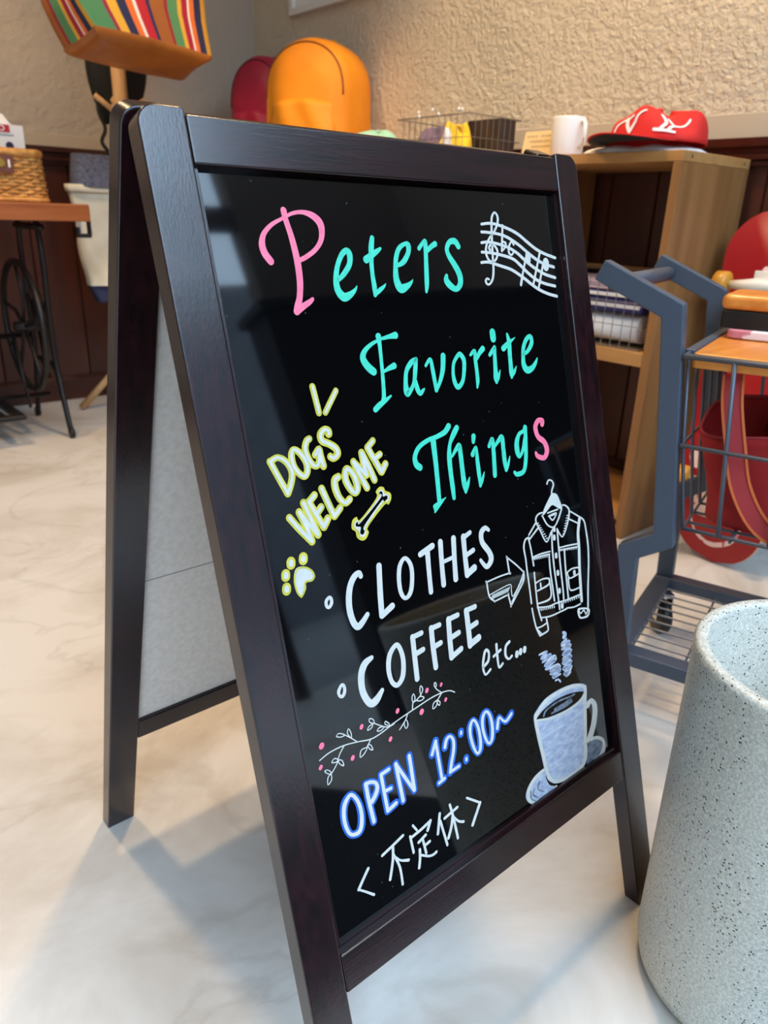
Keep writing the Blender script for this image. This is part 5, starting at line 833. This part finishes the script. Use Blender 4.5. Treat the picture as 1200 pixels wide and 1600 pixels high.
# wicker basket on the table
BX0, BX1, BY0, BY1, BZ0, BZ1 = 0.27, 0.582, 2.19, 2.41, 0.7165, 0.852
t = thing('wicker_basket', 'honey coloured wicker basket with leather tag on the sewing table', 'basket', (0.42, 2.30, BZ0))
def bper(u, z, off):
    k = 1-0.02-0.05*(z-BZ0)/(BZ1-BZ0); P = rrect(BX0, BX1, BY0, BY1, 0.03, 5); n = len(P)
    x = u*n; i = int(x) % n; f_ = x-int(x); a, b = P[i], P[(i+1) % n]
    px2, py2 = a[0]+(b[0]-a[0])*f_, a[1]+(b[1]-a[1])*f_; cx, cy = (BX0+BX1)/2, (BY0+BY1)/2
    dx, dy = px2-cx, py2-cy; L2 = math.hypot(dx, dy)
    return (cx+dx*k+dx/L2*off, cy+dy*k+dy/L2*off, z)
P = rrect(BX0, BX1, BY0, BY1, 0.03, 5); nP = len(P)
# positions by arc length
per = [0.0]
for i in range(nP): per.append(per[-1]+math.hypot(P[(i+1) % nP][0]-P[i][0], P[(i+1) % nP][1]-P[i][1]))
def uof(s):
    s = (s % 1.0)*per[-1]
    for i in range(nP):
        if per[i+1] >= s: return (i+(s-per[i])/max(1e-9, per[i+1]-per[i]))/nP
    return 0.999
rows, NS = 13, 44
for r_ in range(rows):
    z = BZ0+0.006+(BZ1-BZ0-0.018)*r_/(rows-1); pts_ = []
    for k in range(NS*3):
        s = k/(NS*3); pts_.append(bper(uof(s), z+0.0015*math.sin(k*1.7+r_), 0.0042*math.cos(PI*(k/3.0)+(r_ % 2)*PI)))
    MB().tube(pts_, 0.0052, 5, closed=True).build('weave_strand', m_wick, t, smooth=True)
mb = MB()
for k in range(NS):
    mb.tube([bper(uof(k/NS), BZ0+0.002, 0), bper(uof(k/NS), BZ1-0.004, 0)], 0.003, 5)
mb.build('stakes', m_wick, t)
MB().tube([bper(uof(k/60), BZ1-0.006, 0) for k in range(60)], 0.012, 8, closed=True).build('rim', m_wick, t, smooth=True)
MB().tube([bper(uof(k/60), BZ0+0.006, 0.003) for k in range(60)], 0.007, 8, closed=True).build('foot_braid', m_wick, t, smooth=True)
MB().box(BX0+0.02, BX1-0.02, BY0+0.02, BY1-0.02, BZ0+0.002, BZ0+0.006).build('bottom', m_wick, t)
tg = MB().box(0.425, 0.487, 2.176, 2.1795, 0.792, 0.838).build('leather_tag', m_brleath, t, bevel=0.001)
MB().lathe([(0.001, 2.1735), (0.011, 2.1735), (0.013, 2.176)], (0.452, 0, 0.817), 14, axis=1).build('stud', m_gold, tg)
MB().box(0.472, 0.4765, 2.1745, 2.176, 0.806, 0.826).build('stitch', m_paper, tg)
# white carton in the basket
t = thing('product_carton', 'white carton with red label standing in the wicker basket', 'box', (0.44, 2.29, 0.724))
MB().box(0.30, 0.553, 2.27, 2.315, 0.7235, 0.922).build('carton', m_paper, t, bevel=0.001)
fl2 = MB(); fl2.add([(0.36, 2.312, 0.9222), (0.535, 2.312, 0.9222), (0.515, 2.320, 0.953), (0.36, 2.320, 0.955)], [(0, 1, 2, 3)]); fl2.build('flap', m_paper, t, thick=0.001)
lb = MB().box(0.37, 0.515, 2.2685, 2.2698, 0.902, 0.922).build('red_label', m_redlab, t)
def txt(f, strokes, name, m, parent):
    mb = MB()
    for q in strokes: ribbon(mb, catmull([tuple(p) for p in q], 4), False, 0, 0, f)
    mb.build(name, m, parent, fixn=False)
TX = lambda x, z, h: (x+0.021, 2.2682, z-0.015)
txt(TX, [[(0.449, 0.921, 0.003), (0.449, 0.933, 0.003)], [(0.449, 0.933, 0.003), (0.460, 0.921, 0.003)], [(0.460, 0.921, 0.003), (0.460, 0.933, 0.003)],
         [(0.468, 0.922, 0.003), (0.465, 0.927, 0.003), (0.468, 0.933, 0.003), (0.476, 0.933, 0.003), (0.479, 0.927, 0.003), (0.476, 0.922, 0.003), (0.468, 0.922, 0.003)]], 'letters', m_paper, lb)
MB().box(0.42, 0.525, 2.2692, 2.2699, 0.8935, 0.896).build('small_print', m_grey, t)
MB().box(0.43, 0.502, 2.2692, 2.2699, 0.848, 0.858).build('picture_print', m_grey, t)
MB().lathe([(0.001, 2.2685), (0.011, 2.2685), (0.011, 2.2699)], (0.510, 0, 0.867), 14, axis=1).build('picture_print', m_navy, t)
t = thing('wooden_stick', 'brown wooden stick rising from behind the carton', 'stick', (0.42, 2.35, 0.72))
MB().tube([(0.44, 2.37, 0.725), (0.434, 2.395, 1.10)], [0.012, 0.010], 8).build('stick', m_ttop, t, smooth=True)

# ================================================================ coat stand with bags
SX, SY = 0.915, 2.41
cs = thing('coat_stand', 'pale wooden coat stand with pegs holding bags near the corner', 'coat stand', (SX, SY, 0))
MB().tube([(SX, SY, 0.13), (SX, SY, 1.75)], 0.023, 16).build('pole', m_pole, cs, smooth=True)
for k in range(3):
    a = math.radians(148+120*k); MB().tube([(SX+0.012*math.cos(a), SY+0.012*math.sin(a), 0.245), (SX+0.236*math.cos(a), SY+0.236*math.sin(a), 0.010)], 0.0125, 10).build('leg', m_pole, cs, smooth=True)
for k, (dx, dy, z) in enumerate(((-0.092, -0.02, 0.985), (0.082, 0.0, 0.99), (0.0, 0.085, 1.0), (-0.07, -0.05, 1.60), (0.07, 0.03, 1.60))):
    MB().tube([(SX, SY, z), (SX+dx, SY+dy, z+0.055)], 0.0085, 10).build('peg', m_pole, cs, smooth=True)
# striped tote
seq = [((74, 130, 84), 16), ((150, 30, 60), 3), ((226, 168, 50), 7), ((34, 38, 74), 7), ((230, 110, 40), 5), ((240, 226, 210), 2.5), ((190, 28, 40), 8), ((40, 36, 80), 3), ((160, 90, 36), 12), ((150, 30, 50), 3), ((84, 140, 88), 9), ((226, 170, 56), 4), ((170, 26, 56), 6), ((240, 226, 210), 2), ((228, 112, 44), 5), ((34, 38, 74), 8), ((226, 168, 50), 6)]
m_str = stripes('striped_canvas', seq, 3.0)
t = thing('striped_tote', 'multicoloured striped tote with tan leather bottom hanging on the coat stand', 'bag', (0.84, 2.03, 1.10))
A_, B_, C_, D_ = Vector((0.640, 1.880, 1.135)), Vector((1.022, 1.985, 1.131)), Vector((1.030, 2.175, 1.100)), Vector((0.622, 2.062, 1.104))
def ring(k, z):   # quad ring that closes towards the mouth
    Q = [A_, B_, C_, D_]; mid1, mid2 = (A_+D_)/2, (B_+C_)/2; out = []
    ctr = (A_+B_+C_+D_)/4
    for q, m_ in ((A_, mid1), (B_, mid2), (C_, mid2), (D_, mid1)):
        v = q.lerp(m_, 0.85*k); v = v+(v-ctr)*(0.10*k)-(B_-A_).normalized()*(0.055*min(1.0, k/0.15) if q is A_ or q is D_ else 0.012*min(1.0, k/0.15)); v = Vector((v.x, v.y, v.z*(1-k)+z*k if k else v.z)); out.append(v)
    return out
NV, SEG = 12, 16
mbs = MB(); us = []
def pt(u, k):
    R4 = ring(k, 1.62); s = (u*4) % 4; i = int(s); f_ = s-i; a, b = R4[i], R4[(i+1) % 4]
    v = a.lerp(b, f_); n_ = (b-a).cross(Vector((0, 0, 1))).normalized(); bul = math.sin(PI*f_)*(0.025*math.sin(PI*min(k+0.15, 1))+0.010); return v+n_*bul*(1 if i % 2 == 0 else -0.4)
lens = [ (B_-A_).length, (C_-B_).length, (D_-C_).length, (A_-D_).length ]; tot = sum(lens); cum = [0]
for l in lens: cum.append(cum[-1]+l/tot)
W4 = SEG*4
for j in range(NV+1):
    for i in range(W4+1):
        u = i/W4; mbs.v.append(pt(min(u, 0.99999), j/NV)); s = min(u*4, 3.99999); q = int(s); us.append(cum[q]+(cum[q+1]-cum[q])*(s-q))
for j in range(NV):
    for i in range(W4): mbs.fc.append([j*(W4+1)+i, j*(W4+1)+i+1, (j+1)*(W4+1)+i+1, (j+1)*(W4+1)+i]); mbs.mi.append(0)
ob = mbs.build('striped_body', m_str, t, smooth=True, fixn=False)
uvl = ob.data.uv_layers.new(name='u')
for lp in ob.data.loops: uvl.data[lp.index].uv = (us[lp.vertex_index], 0.5)
mb = MB()
def bot(u, v):
    # leather bottom: from the seam to the sagging underside
    q = pt(min(u, 0.99999), 0.0); ctr = (A_+B_+C_+D_)/4+Vector((0, 0, -0.012)); r_ = v; z = -0.022*math.sin(min(1, v*3)*PI/2)
    w = q.lerp(ctr, max(0, (v-0.12)/0.88)); return (w.x, w.y, w.z+z)
mb.grid(bot, W4, 10); mb.build('leather_bottom', m_leath, t, smooth=True)
for (a, b) in ((A_.lerp(B_, 0.3), A_.lerp(B_, 0.7)), (D_.lerp(C_, 0.3), D_.lerp(C_, 0.7))):
    MB().tube(catmull([(a.x, a.y+0.05, 1.60), (a.x+0.02, a.y+0.12, 1.68), (SX-0.065, SY-0.045, 1.655), (b.x-0.02, b.y+0.12, 1.68), (b.x, b.y+0.05, 1.60)], 6), 0.006, 8).build('strap', m_leath, t, smooth=True)
# black bag behind it with a dangling strap
t = thing('black_bag', 'soft black bag hanging behind the striped tote', 'bag', (0.90, 2.50, 0.96))
def bb(u, v):
    a = 2*PI*u; k = math.sin(PI*(0.12+0.80*v))**0.5; return (0.955+0.110*k*math.cos(a)*(0.82+0.25*v), 2.515+0.055*k*math.sin(a), 0.99+0.30*v+0.02*math.cos(a)*(1-v))
mb = MB(); mb.grid(bb, 32, 14, closeu=True); mb.fc.append(list(range(32))); mb.mi.append(0); mb.fc.append([14*32+i for i in range(32)]); mb.mi.append(0); mb.build('body', m_blkfab, t, smooth=True)
MB().tube(catmull([(0.865, 2.475, 1.06), (0.845, 2.43, 1.0), (0.858, 2.42, 0.95), (0.842, 2.418, 0.91), (0.862, 2.418, 0.88), (0.868, 2.418, 0.868)], 6), 0.006, 8).build('dangling_strap', m_blkfab, t, smooth=True)
MB().tube(catmull([(0.89, 2.51, 1.27), (0.91, 2.49, 1.45), (0.98, 2.43, 1.665), (0.97, 2.49, 1.45), (0.97, 2.51, 1.27)], 6), 0.006, 8).build('strap', m_blkfab, t, smooth=True)
# cream tote with navy bottom and gingham top
t = thing('canvas_tote', 'cream canvas tote with navy bottom hanging under the coat stand pegs', 'bag', (0.86, 2.47, 0.40))
def ct(z0, z1, w0, w1, nx=24):
    def fn(u, v):
        a = 2*PI*u; z = z0+(z1-z0)*v; w = w0+(w1-w0)*v; c_, s_ = math.cos(a), math.sin(a)
        return (0.862+w*abs(c_)**0.5*(1 if c_ > 0 else -1)+0.004*math.sin(z*30), 2.475+(0.030+0.012*(1-v))*abs(s_)**0.6*(1 if s_ > 0 else -1)+0.006*math.sin(z*24+c_*5), z)
    return fn
mb = MB(); mb.grid(ct(0.452, 0.775, 0.098, 0.128), 40, 14, closeu=True); mb.build('canvas_body', m_canvas, t, smooth=True)
mb = MB(); mb.grid(ct(0.755, 0.778, 0.130, 0.131), 40, 2, closeu=True); mb.build('hem', m_canvas, t, smooth=True, thick=0.002)
mb = MB(); mb.grid(ct(0.395, 0.452, 0.070, 0.0985), 40, 5, closeu=True); mb.fc.append(list(range(40))); mb.mi.append(0); mb.build('navy_bottom', m_navy, t, smooth=True)
mb = MB(); mb.grid(ct(0.770, 0.872, 0.108, 0.108), 40, 5, closeu=True); mb.build('gingham_lining', m_gingham, t, smooth=True)
for y in (2.452, 2.498):
    MB().tube(catmull([(0.905, y, 0.775), (0.91, y, 0.90), (SX+0.002, SY+0.075+(y-2.475)*0.2, 1.058), (0.96, y, 0.90), (0.965, y, 0.775)], 6), 0.006, 8, flat=(0.002, 0.010)).build('strap', m_canvas, t, smooth=True)
